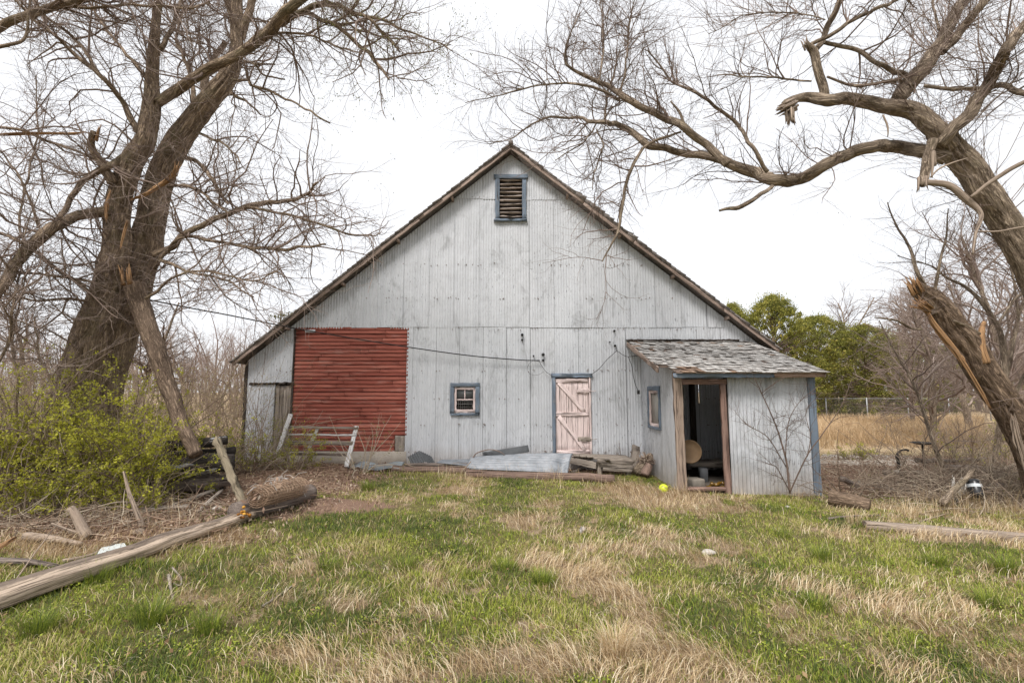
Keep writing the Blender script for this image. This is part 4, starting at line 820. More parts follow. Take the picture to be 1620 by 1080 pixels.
# ---- broken leaning tree (B) ----
rb_ = P(1640, 760, 7.9); rb_[2] = float(hgt(rb_[0], 7.9))
btree = thing('tree', 'broken dead tree leaning left with a splintered orange top at the right edge', 'tree', rb_)
tB = tr([(1650,790,60),(1636,740,52),(1612,672,62),(1590,640,56),(1562,598,54),(1538,560,52),(1508,520,48),(1488,490,45),(1470,472,38),(1456,460,28),(1447,452,20)], 7.9, 7.6, .02)
limbmesh('trunk', tB, bark('broken_tree_bark', (.11, .075, .052), (.40, .29, .20)), btree, .04, .02, 130, .04, 8)
tor = tr([(1463,478,10),(1470,500,15),(1490,528,16),(1512,556,15),(1534,588,12),(1556,625,10),(1572,655,6)], 7.5, 7.62, 0); shards('torn_wood', tor, ORANGE, btree, 34, 5, .26)
t_ = tr([(1602,655,14),(1608,690,18),(1620,730,24),(1630,770,22)], 7.55, 7.6, 0); shards('torn_wood', t_, BARE, btree, 30, 6, .26)
r = RS(24)
for a_ in [(P(1448, 455, 7.55), (-.45, 0, 1), .085, r, 26, .17), (P(1462, 484, 7.4), (-.8, -.2, .5), .08, r, 24, .16), (P(1445, 487, 7.4), (-.9, 0, .2), .03, r, 6, .08)]: sn = MB(); snag(sn, *a_); sn.build('broken_wood', ORANGE, btree)
t_ = tr([(1560,575,16),(1553,555,17),(1551,528,13),(1557,508,7)], 7.6, 7.6, 0); limbmesh('stub', t_, ORANGE, btree, .008, .03, 16)
Bl = []
for t_ in [tr([(1551,530,8),(1529,515,7),(1508,508,5)], 7.6, 7.5, 0), tr([(1478,496,10),(1468,462,9),(1450,432,8),(1440,395,6),(1420,360,4),(1405,320,2)], 7.6, 8), tr([(1478,490,8),(1480,450,7),(1486,420,6),(1496,375,4),(1500,330,2)], 7.6, 7.4), tr([(1590,600,12),(1586,540,11),(1575,510,10),(1552,478,9),(1530,455,7),(1500,440,5),(1470,420,3),(1420,405,2)], 7.8, 8.2),
   tr([(1578,515,6),(1600,480,6),(1620,462,6),(1650,440,5)], 8, 8.2), tr([(1383,503,2.5),(1405,505,3.5),(1420,508,4.5),(1440,518,5),(1458,520,5)], 7.2, 7.4), tr([(1588,620,7),(1600,560,6),(1610,500,5),(1600,420,4),(1590,380,2)], 8, 8.3), tr([(1600,640,6),(1618,600,6),(1640,560,5)], 7.8, 8)]:
    _, l = limbmesh('limb', t_, BARKR, btree, .004, .05, None, .04, 3); Bl.append(l)
PB, RB = resample(Bl[1:], 12); s1, q1 = sprout(PB, RB, 90, (25, 70), (.4, 1.3), (.003, .006), r, .2, .03, .18, 7); s2, q2 = sprout(s1, q1, 600, (25, 60), (.15, .6), (.0016, .0028), r, .1, .02, .2, 5)
mb_ = MB(); mb_.tubes(s1, q1, 5, .4); mb_.tubes(s2, q2, 3, .3 + .4 * r.rand(len(s2))); mb_.build('crown', TWIG, btree, True)

# ---- smaller bare trees, made in variants ----
def bare_tree(name, label, x, y, h, r0, seed, lean=(0, 0), crown_n=(26, 150, 700), tint=.45, spread=.5, zb=None, tmin=.25, group=None, up=.05, matt=None):
    r = RS(seed); z = float(hgt(x, y)) if zb is None else zb; root = thing(name, label, 'tree' if name != 'bare_shrub' else 'shrub', (x, y, z), group)
    st = np.array([[x, y, z - .1]]); d = norm(np.array([[lean[0], lean[1], 1.]]))
    p, q = grow(st, d, np.array([h]), np.array([r0]), 10, .07, .03, r, .2)
    mb_ = MB(); mb_.tubes(p, q, 10, tint, rough=r0 * .12); mb_.build('trunk', bpy.data.materials['furrowed_grey_bark'], root, True)
    a, qa = sprout(p, q, crown_n[0], (25, 65), (h * spread * .5, h * spread), (r0 * .2, r0 * .45), r, tmin, up, .17, 8)
    b, qb = sprout(a, qa, crown_n[1], (22, 60), (h * spread * .2, h * spread * .5), (r0 * .06, r0 * .14), r, .12, up, .16, 6)
    c, qc = sprout(b, qb, crown_n[2], (20, 60), (h * spread * .07, h * spread * .24), (r0 * .025, r0 * .05), r, .1, up * .5, .18, 5)
    mb_ = MB()
    for s_, q_, k_ in ((a, qa, 6), (b, qb, 4), (c, qc, 3)): mb_.tubes(s_, q_, k_, np.clip(tint + .15 * r.randn(len(s_)), 0, 1))
    mb_.build('crown', matt or TWIG, root, True); return root
def at(px, Y): return P(px, 620, Y)[0]
bare_tree('bare_tree', 'thin bare tree standing between the leaning trunk and the big right tree', at(1560, 10.5), 10.5, 4.6, .07, 301, (-.1, 0), (24, 160, 900), .5, .5)
bare_tree('bare_tree', 'slender bare sapling rising behind the brush near the black disc', at(1490, 9.6), 9.6, 3.6, .045, 302, (-.06, 0), (18, 110, 600), .55, .5, None, .2)
bare_tree('bare_tree', 'tall bare tree behind the splintered leaning trunk', at(1600, 14), 14, 6.6, .12, 303, (-.05, 0), (26, 220, 1400), .6, .5)
bare_tree('bare_tree', 'bare tree with a dead straight snag beside the evergreen crowns', at(1400, 36), 36, 9.5, .16, 304, (.02, 0), (12, 60, 260), .35, .35, None, .45)
bare_tree('bare_tree', 'thin bare tree poking out above the middle of the evergreens', at(1352, 42), 42, 11, .15, 305, (-.03, 0), (22, 150, 700), .4, .35, None, .4)
bare_tree('bare_tree', 'forked dead tree poking out above the left evergreen', at(1312, 40), 40, 10, .15, 306, (.03, 0), (9, 40, 160), .35, .3, None, .5)
bare_tree('bare_tree', 'bare tree far behind the fence right of the evergreens', at(1450, 44), 44, 9.5, .16, 307, (0, 0), (26, 200, 1300), .6, .5, None, .2)
bare_tree('bare_tree', 'wide bare tree far behind the leaning trunk at the right edge', at(1560, 40), 40, 11.0, .2, 308, (0, 0), (30, 240, 1600), .7, .5, None, .2)
for i, (px, Y, h_, lb) in enumerate([(1470, 17, 5.2, 'bare tree at the right end of the golden field'), (1530, 20, 6.5, 'bare tree seen through the limbs above the leaning trunk'), (1585, 17, 6.0, 'bushy bare tree behind the base of the leaning trunk'), (1440, 24, 5.5, 'small bare tree in front of the fence end'), (1615, 21, 7.5, 'tall bare tree at the right photo edge behind all others')]): bare_tree('bare_tree', lb, at(px, Y), Y, h_, .02 * h_, 330 + i, (0, 0), (30, 260, 1900), .6, .5, None, .12)
bare_tree('bare_tree', 'lone bare tree rising behind the sloping prop trunk', at(195, 15), 15, 4.8, .1, 309, (.12, 0), (20, 150, 900), .25, .5)
bare_tree('bare_tree', 'crooked bare tree just left of the barn eave', at(345, 17), 17, 3.6, .06, 310, (.05, 0), (18, 140, 900), .5, .5, None, .15)
bare_tree('bare_tree', 'spreading bare tree in the thicket between prop trunk and barn', at(300, 24), 24, 5.3, .1, 311, (0, 0), (26, 200, 1400), .6, .5, None, .2)
bare_tree('bare_tree', 'pale bare tree behind the left trunk at the photo edge', at(40, 18), 18, 5.5, .1, 312, (.05, 0), (26, 200, 1400), .6, .5, None, .2)
# far woods, reading as one mass
def woods(name, label, xs_, ys_, hh, seed, n, zlow=0.):
    r = RS(seed); V = MB()
    x = xs_[0] + (xs_[1] - xs_[0]) * r.rand(n); y = ys_[0] + (ys_[1] - ys_[0]) * r.rand(n); z = hgt(x, y); h = hh * (.6 + .5 * r.rand(n))
    p, q = grow(np.stack([x, y, z], -1), np.array([0, 0, 1.]) + .12 * r.randn(n, 3), h, h * .014, 8, .08, .02, r, .2)
    a, qa = sprout(p, q, n * 10, (20, 60), (hh * .2, hh * .45), (.012, .035), r, .15, .06, .14, 6)
    b, qb = sprout(a, qa, n * 55, (20, 60), (hh * .08, hh * .24), (.006, .012), r, .1, .04, .18, 5)
    V.tubes(p, q, 5, .3 + .2 * r.rand(n)); V.tubes(a, qa, 4, .4 + .3 * r.rand(len(a))); V.tubes(b, qb, 3, .6 + .3 * r.rand(len(b)))
    tag(V.build(name, rampm(name + '_twigs', [(0., (.11, .08, .07)), (.5, (.24, .18, .155)), (1., (.40, .33, .30))], .9), None, True), label, 'wood', kind='stuff')
woods('far_wood', 'hazy leafless wood on the horizon left of the barn', (-62, -13), (30, 56), 7.4, 401, 260)
woods('far_wood', 'leafless wood behind the wire fence on the right', (26, 75), (40, 62), 8.0, 402, 260)
# thicket of pale bare shoots
def thicket(name, label, n, xf, yf, h, seed, colr, leaf=None, lean=.25, mr=-99):
    r = RS(seed); x, y = xf(r, n), yf(r, n); ok = ~inside(x, y) & (x > y * mr); x, y = x[ok], y[ok]; n = len(x); z = hgt(x, y)
    hh = h[0] + (h[1] - h[0]) * r.rand(n)
    p, q = grow(np.stack([x, y, z], -1), np.array([0, 0, 1.]) + lean * r.randn(n, 3), hh, .004 + .005 * r.rand(n), 8, .12, .0, r, .3)
    a, qa = sprout(p, q, n * 6, (20, 60), (h[0] * .25, h[1] * .4), (.0018, .0034), r, .12, .03, .18, 6); V = MB()
    b, qb = sprout(a, qa, n * 10, (20, 60), (h[0] * .1, h[1] * .2), (.0012, .002), r, .1, .03, .18, 5)
    V.tubes(p, q, 4, r.rand(n)); V.tubes(a, qa, 3, r.rand(len(a))); V.tubes(b, qb, 3, r.rand(len(b)))
    tag(V.build(name, rampm(name + '_stems', colr, .9), None, True), label, 'thicket', kind='stuff')
    return a, b, r
BR = [(0., (.15, .10, .07)), (.5, (.30, .22, .15)), (1., (.48, .39, .28))]
ta, tb, r = thicket('thicket', 'tan thicket of bare shoots behind the shrubs on the left', 1500, lambda r, n: -19 + 14 * r.rand(n), lambda r, n: 9.2 + 8 * r.rand(n), (1.2, 3.3), 501, BR)
C = np.concatenate([ta[:, -1], tb[:, -1]]); C = C[(C[:, 2] < 2.3) & (r.rand(len(C)) < .75)]; lf = MB(); lf.cards(C, .03, r, r.rand(len(C)), asp=.7)
tag(lf.build('thicket_leaves', leafm('tan_olive_leaves', (.24, .18, .08), (.40, .38, .09)), None), 'sparse olive and tan leaves in the thicket behind the shrubs', 'leaves', kind='stuff')
thicket('brush', 'grey brown tangle of bare brush on the right behind the brush piles', 800, lambda r, n: 8.6 + 9 * r.rand(n), lambda r, n: 8.9 + 7 * r.rand(n), (.5, 1.9), 502, BR, lean=.7, mr=.84)
thicket('hedge_brush', 'dark bare brush under the evergreens behind the wire fence', 500, lambda r, n: 20 + 24 * r.rand(n), lambda r, n: 35.3 + 4 * r.rand(n), (2.0, 4.2), 503, [(0., (.10, .075, .055)), (1., (.28, .21, .16))], lean=.3)

# ---- evergreens ----
CED = NT('evergreen_foliage', .75, .15); CED.col(CED.ramp(CED.attr('tint'), [(0., (.05, .055, .016)), (.4, (.125, .13, .028)), (.75, (.26, .25, .05)), (1., (.50, .40, .10))])); CED = CED.m
def cedar(label, x, y, h, w, seed, n=46000, hz=0.):
    r = RS(seed); z = float(hgt(x, y)); root = thing('evergreen_tree', label, 'evergreen', (x, y, z))
    mb_ = MB(); mb_.tube([[x, y, z - .1], [x, y, z + h * .8]], [.18, .04], 8); mb_.build('trunk', bpy.data.materials['furrowed_brown_bark'], root)
    nc = 800; u = r.rand(nc) ** .8; a = r.rand(nc) * 6.283; zz_ = hz + (h - hz) * u
    prof = np.sqrt(np.clip(1 - (u * 1.02) ** 2.2, .01, 1)) * (.55 + .45 * np.minimum(1, u * 4 + .3)); lump = .45 + 1.0 * n2(a * 1.6, u * 6, 1., 2, seed * 1.)
    rad = w * prof * lump * (.55 + .45 * r.rand(nc) ** .4)
    C = np.stack([x + np.cos(a) * rad, y + np.sin(a) * rad, z + zz_], -1); R = .12 + .5 * r.rand(nc) ** 2; ct = r.rand(nc)
    i = r.choice(nc, n); v = norm(r.randn(n, 3)) * (r.rand(n) ** .45 * np.where(r.rand(n) < .2, 1.7, 1.))[:, None]; Q = C[i] + v * R[i][:, None] * np.array([1, 1, .8]); out = norm(Q - np.array([x, y, z + h * .45])) + np.array([0, 0, .5])
    mb_ = MB(); mb_.cards(Q, .05 + .10 * r.rand(n), r, np.clip(.16 + .5 * ct[i] + .25 * r.rand(n) + .12 * v[:, 2], 0, 1), asp=.42, dirs=out)
    a_, b_ = np.stack([np.array([[x, y, z + zz_[j] * .8] for j in range(0, nc, 6)]), C[::6]], 1), None
    mb_.build('crown', CED, root); bm_ = MB(); bm_.tubes(a_, np.stack([np.full(len(a_), .04), np.full(len(a_), .008)], 1), 4, .3); bm_.build('limbs', TWIG, root)
for i, (px, Y, ytop, wpx, lb) in enumerate([(1228, 30, 474, 66, 'tallest evergreen tree rising behind the lean-to roof'), (1300, 36, 505, 74, 'rounded yellow green evergreen right of the lean-to roof'),
      (1372, 33, 520, 66, 'broad evergreen above the wire fence with low drooping boughs'), (1165, 34, 486, 40, 'evergreen partly hidden behind the right barn roof slope'), (1432, 38, 535, 62, 'dark olive evergreen behind the fence left of the splintered trunk'), (1520, 44, 545, 60, 'dull green evergreen behind the leaning trunk')]):
    x = at(px, Y); top = P(px, ytop, Y)[2]; cedar(lb, x, Y, top + .1, wpx / F * Y * 1.15, 600 + i, 70000 if i < 5 else 30000, .1)
# ---------------- shrubs in young leaf ----------------
LEAFG = leafm('young_green_leaves', (.13, .14, .018), (.62, .60, .07), .45); LEAFY = leafm('olive_young_leaves', (.13, .13, .03), (.30, .31, .07), .35)
STEM = rampm('shrub_stems', [(0., (.12, .085, .06)), (.5, (.26, .20, .15)), (1., (.44, .37, .28))], .9)
def shrub(label, x, y, h, w, seed, ns=26, leaf=LEAFG, dens=1., ls=.03, stem=.45, group=None, zb=None, bias=(0, 0), leafz=.0, name='shrub', ang=.45, t2=60, t3=520, up=.02):
    r = RS(seed); z = float(hgt(x, y)) if zb is None else zb; root = thing(name, label, 'shrub', (x, y, z), group)
    a = r.rand(ns) * 6.283; rad = w * .22 * r.rand(ns) ** .5; st = np.stack([x + np.cos(a) * rad, y + np.sin(a) * rad * .7, np.full(ns, z - .03)], -1)
    d = np.stack([np.cos(a) * ang * (.4 + r.rand(ns)) * 1.5 + bias[0], np.sin(a) * ang * r.rand(ns) + bias[1], np.ones(ns)], -1)
    p, q = grow(st, d, h * (.65 + .5 * r.rand(ns)), .006 + .007 * r.rand(ns), 9, .12, -.01, r, .25)
    b, qb = sprout(p, q, t2 * 2, (25, 70), (h * .16, h * .45), (.002, .004), r, .2, up, .2, 7)
    c, qc = sprout(b, qb, t3, (25, 65), (h * .05, h * .18), (.0013, .002), r, .1, up, .2, 5)
    mb_ = MB(); mb_.tubes(p, q, 6, np.clip(stem + .2 * r.randn(ns), 0, 1)); mb_.tubes(b, qb, 4, np.clip(stem + .2 * r.randn(len(b)), 0, 1)); mb_.tubes(c, qc, 3, np.clip(stem + .2 * r.randn(len(c)), 0, 1))
    mb_.build('stems', STEM, root, True)
    if dens > 0:
        n = int(4600 * dens); allp = np.concatenate([c.reshape(-1, 3), b[:, 2:].reshape(-1, 3)]); i = r.choice(len(allp), n)
        # leaves sit in small whorls at the twig nodes
        nd = allp[r.choice(len(allp), max(40, n // 6))]; C = nd[r.choice(len(nd), n)] + r.randn(n, 3) * .018; C = C[(C[:, 2] > z + leafz)]
        tn = np.clip(.15 + .6 * n2(C[:, 0], C[:, 2], 4., 2, seed) + .2 * r.randn(len(C)) + .18 * (C[:, 2] - z) / h, 0, 1)
        lf = MB(); lf.cards(C, ls * (.35 + 1.2 * r.rand(len(C)) ** 1.5), r, tn, flat=.25, asp=.6); lf.build('leaves', leaf, root)
    return root
def gx_(px, Y): q = P(px, 620, Y); return q[0]
SHR = [(40, 6.6, 1.65, 1.4, 2.0, 'bright green leafy shrub at the left photo edge in front of the tree base'), (125, 6.9, 1.6, 1.4, 1.9, 'bright green shrub covering the base of the fused trunks'),
  (200, 6.8, 1.5, 1.25, 2.0, 'fullest bright green shrub just right of the fused trunks'), (246, 7.3, 1.1, .8, .7, 'green leafy shrub hanging over the dark burnt log pile'),
  (10, 7.6, 1.5, 1.4, .8, 'tall loose shrub behind the left edge of the photo'), (80, 6.2, .6, .9, .7, 'low leafy shrub above the fallen sticks at the left'), (165, 6.6, .65, .9, .8, 'low bright shrub behind the standing stump piece'), (165, 8.2, 1.7, 1.2, .5, 'tall thin leafy shrub climbing in front of the fused trunks'), (235, 8.0, 1.4, 1.1, .8, 'upright green shrub between the fused trunks and the prop trunk'), (225, 6.5, .5, .7, .5, 'small leafy shrub at the foot of the prop trunk')]
SHR += [(60, 7.0, 2.0, 1.2, 1.3, 'tall yellow green shrub rising in front of the left half of the trunks'), (150, 7.15, 1.95, 1.1, 1.2, 'tall yellow green shrub in front of the right half of the trunks'), (-20, 6.5, 1.7, 1.3, 1.2, 'green shrub cut off by the left photo edge'), (205, 7.5, 1.9, 1.0, .9, 'tall airy shrub just behind the foot of the prop trunk'), (330, 8.8, 1.3, 1.2, .7, 'green shrub behind the charred logs')]
for i, (px, Y, h, w, dn, lb) in enumerate(SHR): shrub(lb, gx_(px, Y), Y, h, w, 700 + i, 30, LEAFG, dn, .03, .4, 'green shrubs round the left tree')
shrub('grey green bush with fine twigs left of the white gate frame', gx_(400, 9.6), 9.6, .85, 1.1, 720, 30, LEAFY, .55, .025, .6, None, t3=1100)
shrub('leafy bush growing through the white gate frame', gx_(470, 9.9), 9.9, .8, 1.0, 721, 26, LEAFG, .55, .026, .5, None, t3=700)
shrub('tall loose bush with upright shoots by the barn side door', gx_(428, 10.3), 10.3, 1.5, .9, 722, 18, LEAFY, .3, .026, .7, None, bias=(.25, 0), t3=500)
shrub('yellow stemmed bush in front of the red siding', gx_(575, 10.1), 10.1, 1.25, .55, 723, 13, LEAFY, .12, .022, 1., None, ang=.75, t2=22, t3=150)
sap = thing('bare_sapling', 'bare grey sapling growing against the lean-to front wall', 'sapling', Gp(1250, 778))
SL = [smoothline([list(P(a, b, Y_)) + [w] for a, b, Y_, w in l_], .06, .02) for l_ in [[(1250, 780, 8.3, .02), (1245, 735, 8.35, .016), (1236, 700, 8.4, .014), (1222, 660, 8.35, .011), (1205, 622, 8.3, .008), (1194, 598, 8.2, .004)],
  [(1244, 738, 8.35, .010), (1215, 692, 8.2, .008), (1182, 672, 8.1, .005), (1163, 652, 8.1, .003)], [(1243, 722, 8.3, .009), (1246, 672, 8.2, .007), (1262, 640, 8.1, .005), (1292, 612, 8.1, .003)], [(1250, 778, 8.3, .012), (1277, 720, 8.1, .010), (1302, 685, 8.0, .008), (1330, 645, 8.0, .006), (1348, 598, 8., .003)],
  [(1250, 778, 8.3, .010), (1230, 740, 8.1, .007), (1222, 735, 8., .005), (1200, 715, 8., .003)], [(1277, 722, 8.1, .008), (1282, 690, 8.1, .006), (1276, 650, 8.1, .004), (1300, 620, 8.1, .003)], [(1205, 622, 8.3, .006), (1235, 600, 8.2, .004), (1260, 592, 8.1, .0025)]]]
mb = MB(); [mb.tube(l[:, :3], l[:, 3], 7, .2, True, .002) for l in SL]; mb.build('stems', TWIG, sap, True); r = RS(724); a_, b_ = resample(SL, 12); a1, b1 = sprout(a_, b_, 110, (25, 70), (.25, .75), (.003, .005), r, .15, .03, .18, 7); a2, b2 = sprout(a1, b1, 480, (25, 60), (.1, .3), (.002, .003), r, .1, .03, .18, 5); mb = MB(); mb.tubes(a1, b1, 4, .1); mb.tubes(a2, b2, 3, .15); mb.build('twigs', TWIG, sap, True)
shrub('leafless twiggy bush at the right corner of the lean-to', gx_(1325, 8.5), 8.5, 1.3, .9, 725, 14, LEAFY, .02, .02, .25, None, ang=.9, t2=50, t3=500)
shrub('sparse bare bush beneath the side window of the lean-to', gx_(985, 11.0), 10.9, .7, .5, 726, 8, LEAFY, 0, .02, .35, None, ang=.8, t2=16, t3=90)
shrub('low green bush at the edge of the golden field', gx_(1345, 13), 13, .5, .9, 727, 20, LEAFG, .4, .03, .5)
shrub('green leafed shrub behind the brush near the slender sapling', gx_(1530, 10.5), 10.5, 1.3, 1.1, 728, 16, LEAFG, .22, .028, .5)
shrub('pale bare bush in front of the brush pile at the right edge', gx_(1590, 8.2), 8.2, .8, 1.0, 729, 20, LEAFY, .03, .02, .75, None, ang=1., t2=60, t3=500)
shrub('green shrub under the broken leaning trunk', gx_(1585, 11.5), 11.5, 1.2, 1.2, 730, 16, LEAFG, .3, .03, .5)
shrub('tangle of long bare shoots left of the broken leaning trunk', gx_(1470, 8.9), 8.9, 1.9, 1.0, 731, 12, LEAFY, .0, .02, .35, None, bias=(-.5, 0), ang=.6, t2=50, t3=500)
# ---------------- fallen wood and scrap in front ----------------
def Gz(q, dz=0.): return np.array([q[0], q[1], float(hgt(q[0], q[1])) + dz])
LOGP = wood('split_pale_log_wood', (.17, .12, .085), (.62, .50, .385)); LOGD = wood('weathered_dark_log', (.075, .055, .045), (.25, .205, .175)); CHAR = wood('charred_log_with_ash', (.012, .011, .010), (.055, .045, .038), (.50, .50, .50), .40, 1.0)
_m = LOGP.node_tree; _p = _m.nodes['Principled BSDF']; _src = _p.inputs['Base Color'].links[0].from_socket
_h = NT.__new__(NT); _h.m = LOGP; _h.t = _m; _h.p = _p
_sp = _h.n('SeparateXYZ'); _bk = _h.attr('bk', 'Vector'); _h.put(_sp.inputs[0], _bk)     # the old outer face of the pole has weathered dark grey brown
_f = _h.ramp(_h.math('ADD', _h.math('MULTIPLY', _sp.outputs[0], -1.), _h.math('MULTIPLY', _h.math('SUBTRACT', _h.noise(_h.map(_bk, (9, 9, 2.5)), 1, 5, .7), .5), .22)), [(-.0, 0.), (.03, 1.)])
_h.col(_h.mix(_h.math('MULTIPLY', _f, .8), _src, _h.ramp(_h.noise(_h.map(_bk, (120, 120, 4)), 1, 5, .7), [(.35, (.06, .045, .035)), (.65, (.20, .155, .125))])))
# long split pole lying from the lower left
A = Gz(Gp(-90, 990)); B_ = Gz(Gp(392, 822)); t = norm(B_ - A)
pole = thing('fallen_pole', 'long split pale timber pole lying diagonally from the lower left corner', 'pole', (A + B_) / 2)
n = 60; T = np.linspace(0, 1, n); ctr = A + (B_ - A) * T[:, None]; ctr[:, 2] = hgt(ctr[:, 0], ctr[:, 1]) + .075; k = 26; an = np.arange(k) * 2 * math.pi / k; side = norm(np.cross(t, [0, 0, 1]))
V = np.zeros((n, k, 3)); Bk = np.zeros((n, k, 3)); rr = RS(1)
for i in range(n):
    w = .17 - .06 * T[i]; rad = np.full(k, w); sq = 1 / np.maximum(np.abs(np.cos(an)), np.abs(np.sin(an))) ** .55
    q = np.stack([np.cos(an) * 1.6, np.sin(an) * 1.6, np.full(k, T[i] * 3.5)], -1); rad = rad * sq * (.86 + .3 * vnoise(q, 1.3, 2))
    cr1 = np.exp(-((an - 1.9 - .25 * math.sin(T[i] * 9)) / .16) ** 2) * .085 + np.exp(-((an - 1.15 - .15 * math.sin(T[i] * 13 + 1)) / .12) ** 2) * .06; rad = rad - cr1 * (.6 + .8 * n2(np.array([T[i] * 9]), np.array([3.]), 1.)[0])
    V[i] = ctr[i] + side * (np.cos(an) * rad)[:, None] + np.array([0, 0, 1.]) * (np.sin(an) * rad * .42)[:, None]
    Bk[i, :, 0] = np.cos(an) * .16 - .05; Bk[i, :, 1] = np.sin(an) * .12; Bk[i, :, 2] = T[i] * 4.6
I = np.arange(n * k).reshape(n, k); mb = MB(); mb.add(V, [np.stack([I[:-1], np.roll(I[:-1], -1, 1), np.roll(I[1:], -1, 1), I[1:]], -1).reshape(-1, 4), I[0][::-1], I[-1]], .5 + .4 * np.cos(Bk[..., 0] * 6).ravel() * 0, Bk)
mb.build('pole_shaft', LOGP, pole, True); 
def log(name, label, pa, pb, r0, mat, seed=0, lift=None, rough=.008, cat='log', squash=1., k=18, wob=.03, hollow=False):
    a = np.array(pa, float); b = np.array(pb, float); a[2] += r0 * (lift if lift is not None else .8); b[2] += r0 * (lift if lift is not None else .8)
    n = 26; T = np.linspace(0, 1, n)[:, None]; c = a + (b - a) * T; c += (vnoise(c * 1.5 + seed, 1, 2)[:, None] - .5) * wob
    mb = MB(); mb.tube(c, r0 * (1 - .15 * T[:, 0]), k, .4, True, rough); o = mb.build(name, mat, None, True); tag(o, label, cat); return o
log('fallen_log', 'thick dark weathered log end under the rusty wire roll', Gz(Gp(372, 826)), Gz(Gp(490, 790)), .135, LOGD, 2, .75)
# rusty roll of wire mesh on top of the log
A = Gz(Gp(412, 822), .30); B_ = Gz(Gp(462, 803), .27); t = norm(B_ - A); A = A - t * .1; B_ = B_ + t * .12; wr = MB(); s1_ = norm(np.cross(t, [0, 0, 1])); u1 = np.cross(s1_, t); rr = RS(9); L = np.linalg.norm(B_ - A)
roll = thing('wire_roll', 'rusty roll of wire mesh lying on the dark log end', 'wire roll', (A + B_) / 2)
for ly in range(4):
    R0 = .165 - .03 * ly
    for i in range(15):
        T = i / 14; ths = np.linspace(0, 6.283, 19); pp = np.array([A + t * L * T + s1_ * math.cos(a) * R0 * (1 + .08 * math.sin(3 * a + ly)) + u1 * math.sin(a) * R0 * .8 + rr.randn(3) * .004 for a in ths]); wr.tube(pp, .0034, 4, rr.rand(), False)
    for i in range(22):
        a = i * 6.283 / 22 + ly * .1; pp = np.array([A + t * L * T + s1_ * math.cos(a) * R0 + u1 * math.sin(a) * R0 * .8 + rr.randn(3) * .004 for T in np.linspace(-.03, 1.03, 8)]); wr.tube(pp, .0034, 4, rr.rand(), False)
wr.build('wire_mesh', simple('rusty_wire', (.36, .25, .17), .8, .5, 9), roll)
core = MB(); core.cards(A + (B_ - A) * rr.rand(260, 1) + rr.randn(260, 3) * .055, .05 + .05 * rr.rand(260), rr, rr.rand(260)); core.build('matted_leaves', bpy.data.materials['brown_leaf_litter'], roll)
ws = MB()
for i in range(26): p0 = A + t * L * rr.rand() + u1 * .1; d_ = rr.randn(3) * [.12, .1, .09]; ws.tube([p0, p0 + d_ * .6 + [0, 0, .05], p0 + d_ * 1.3], .0028, 4, .5, False)
ws.build('loose_wires', bpy.data.materials['pale_wire'], roll)
fg = MB(); c = P(383, 813, Gp(382, 826)[1] - .12); rr = RS(5)
for i in range(16): v = rr.randn(3) * [.045, .03, .03]; fg.tube([c + v, c + v * 1.1 + [0, 0, .012], c + v * 1.15 + [0, 0, .02]], [.016, .02, .008], 8, rr.rand(), True, .006)
tag(fg.build('rotten_wood_lump', rampm('orange_rotten_wood', [(0., (.08, .03, .01)), (.5, (.36, .15, .02)), (1., (.60, .33, .06))], .8), None, True), 'bright orange rotten lump at the end of the split pole', 'rotten wood')
# leaning post and charred logs
a, b = Gz(Gp(392, 812), 0), P(342, 694, 7.05); mb = MB(); mb.beam(a, b, .09, .06, up=(0, 1, 0), segs=22, jit=.008, tint=.2); tag(mb.build('leaning_post', wood('mossy_post_wood', (.11, .095, .06), (.34, .28, .20), (.45, .42, .36), .15, 3)), 'weathered split post leaning against the charred log pile', 'post')
for i, (x0, y0, x1, y1, Y, r0, lb) in enumerate([(262, 706, 362, 694, 7.5, .075, 'top charred log of the pile, flecked with white ash'), (255, 740, 368, 732, 7.3, .14, 'thick charred log with a patch of white ash in the middle of the pile'), (240, 722, 372, 712, 7.6, .06, 'thin charred log between the two thicker ones'), (268, 768, 366, 760, 7.4, .10, 'grey brown log lying lowest in the charred pile')]):
    a, b = P(x0, y0, Y), P(x1, y1, Y + .35); mb = MB(); T = np.linspace(0, 1, 24)[:, None]; c = a + (b - a) * T; c += (vnoise(c * 2, 1)[:, None] - .5) * .07
    mb.tube(c, r0 * (1 - .1 * T[:, 0]) * (.8 + .4 * vnoise(c * 6 + i, 1)), 26, .3, True, .035); tag(mb.build('charred_log', CHAR if i < 3 else LOGD, None, True), lb, 'log', 'charred logs piled behind the leaning post')
bl = MB(); c = P(300, 765, 7.9); bl.tube([[c[0] - .9, 7.9, .12], [c[0], 7.95, .2], [c[0] + .5, 7.9, .1]], [.2, .26, .16], 18, .3, True, .02); tag(bl.build('charred_log', CHAR, None, True), 'black burnt trunk piece lying behind the charred log pile', 'log')
def plank(label, pa, pb, w, h, mat=WOLD, up=(0, 0, 1), lift=.02, name='plank', cat='plank', tint=.5, lb2=0):
    a, b = Gz(Gp(*pa), lift), Gz(Gp(*pb), lift + lb2); mb = MB(); mb.beam(a, b, w, h, up, 16, .003, tint, seed=3); return tag(mb.build(name, mat), label, cat)
plank('grey plank lying behind the split pole, nearest the charred logs', (262, 806), (336, 788), .07, .03, WOLD, lb2=.1); plank('pale short plank propped near the leaning post', (312, 812), (350, 786), .045, .03, WOLD, lb2=.08, tint=.9); plank('broad grey board on the ground under the shrubs', (205, 812), (300, 806), .16, .035, WOLD, lift=.05)
pp_ = MB(); rr = RS(6); q0, q1, q2, q3 = Gz(Gp(152, 882), .03), Gz(Gp(200, 873), .05), Gz(Gp(196, 866), .05), Gz(Gp(160, 874), .05)
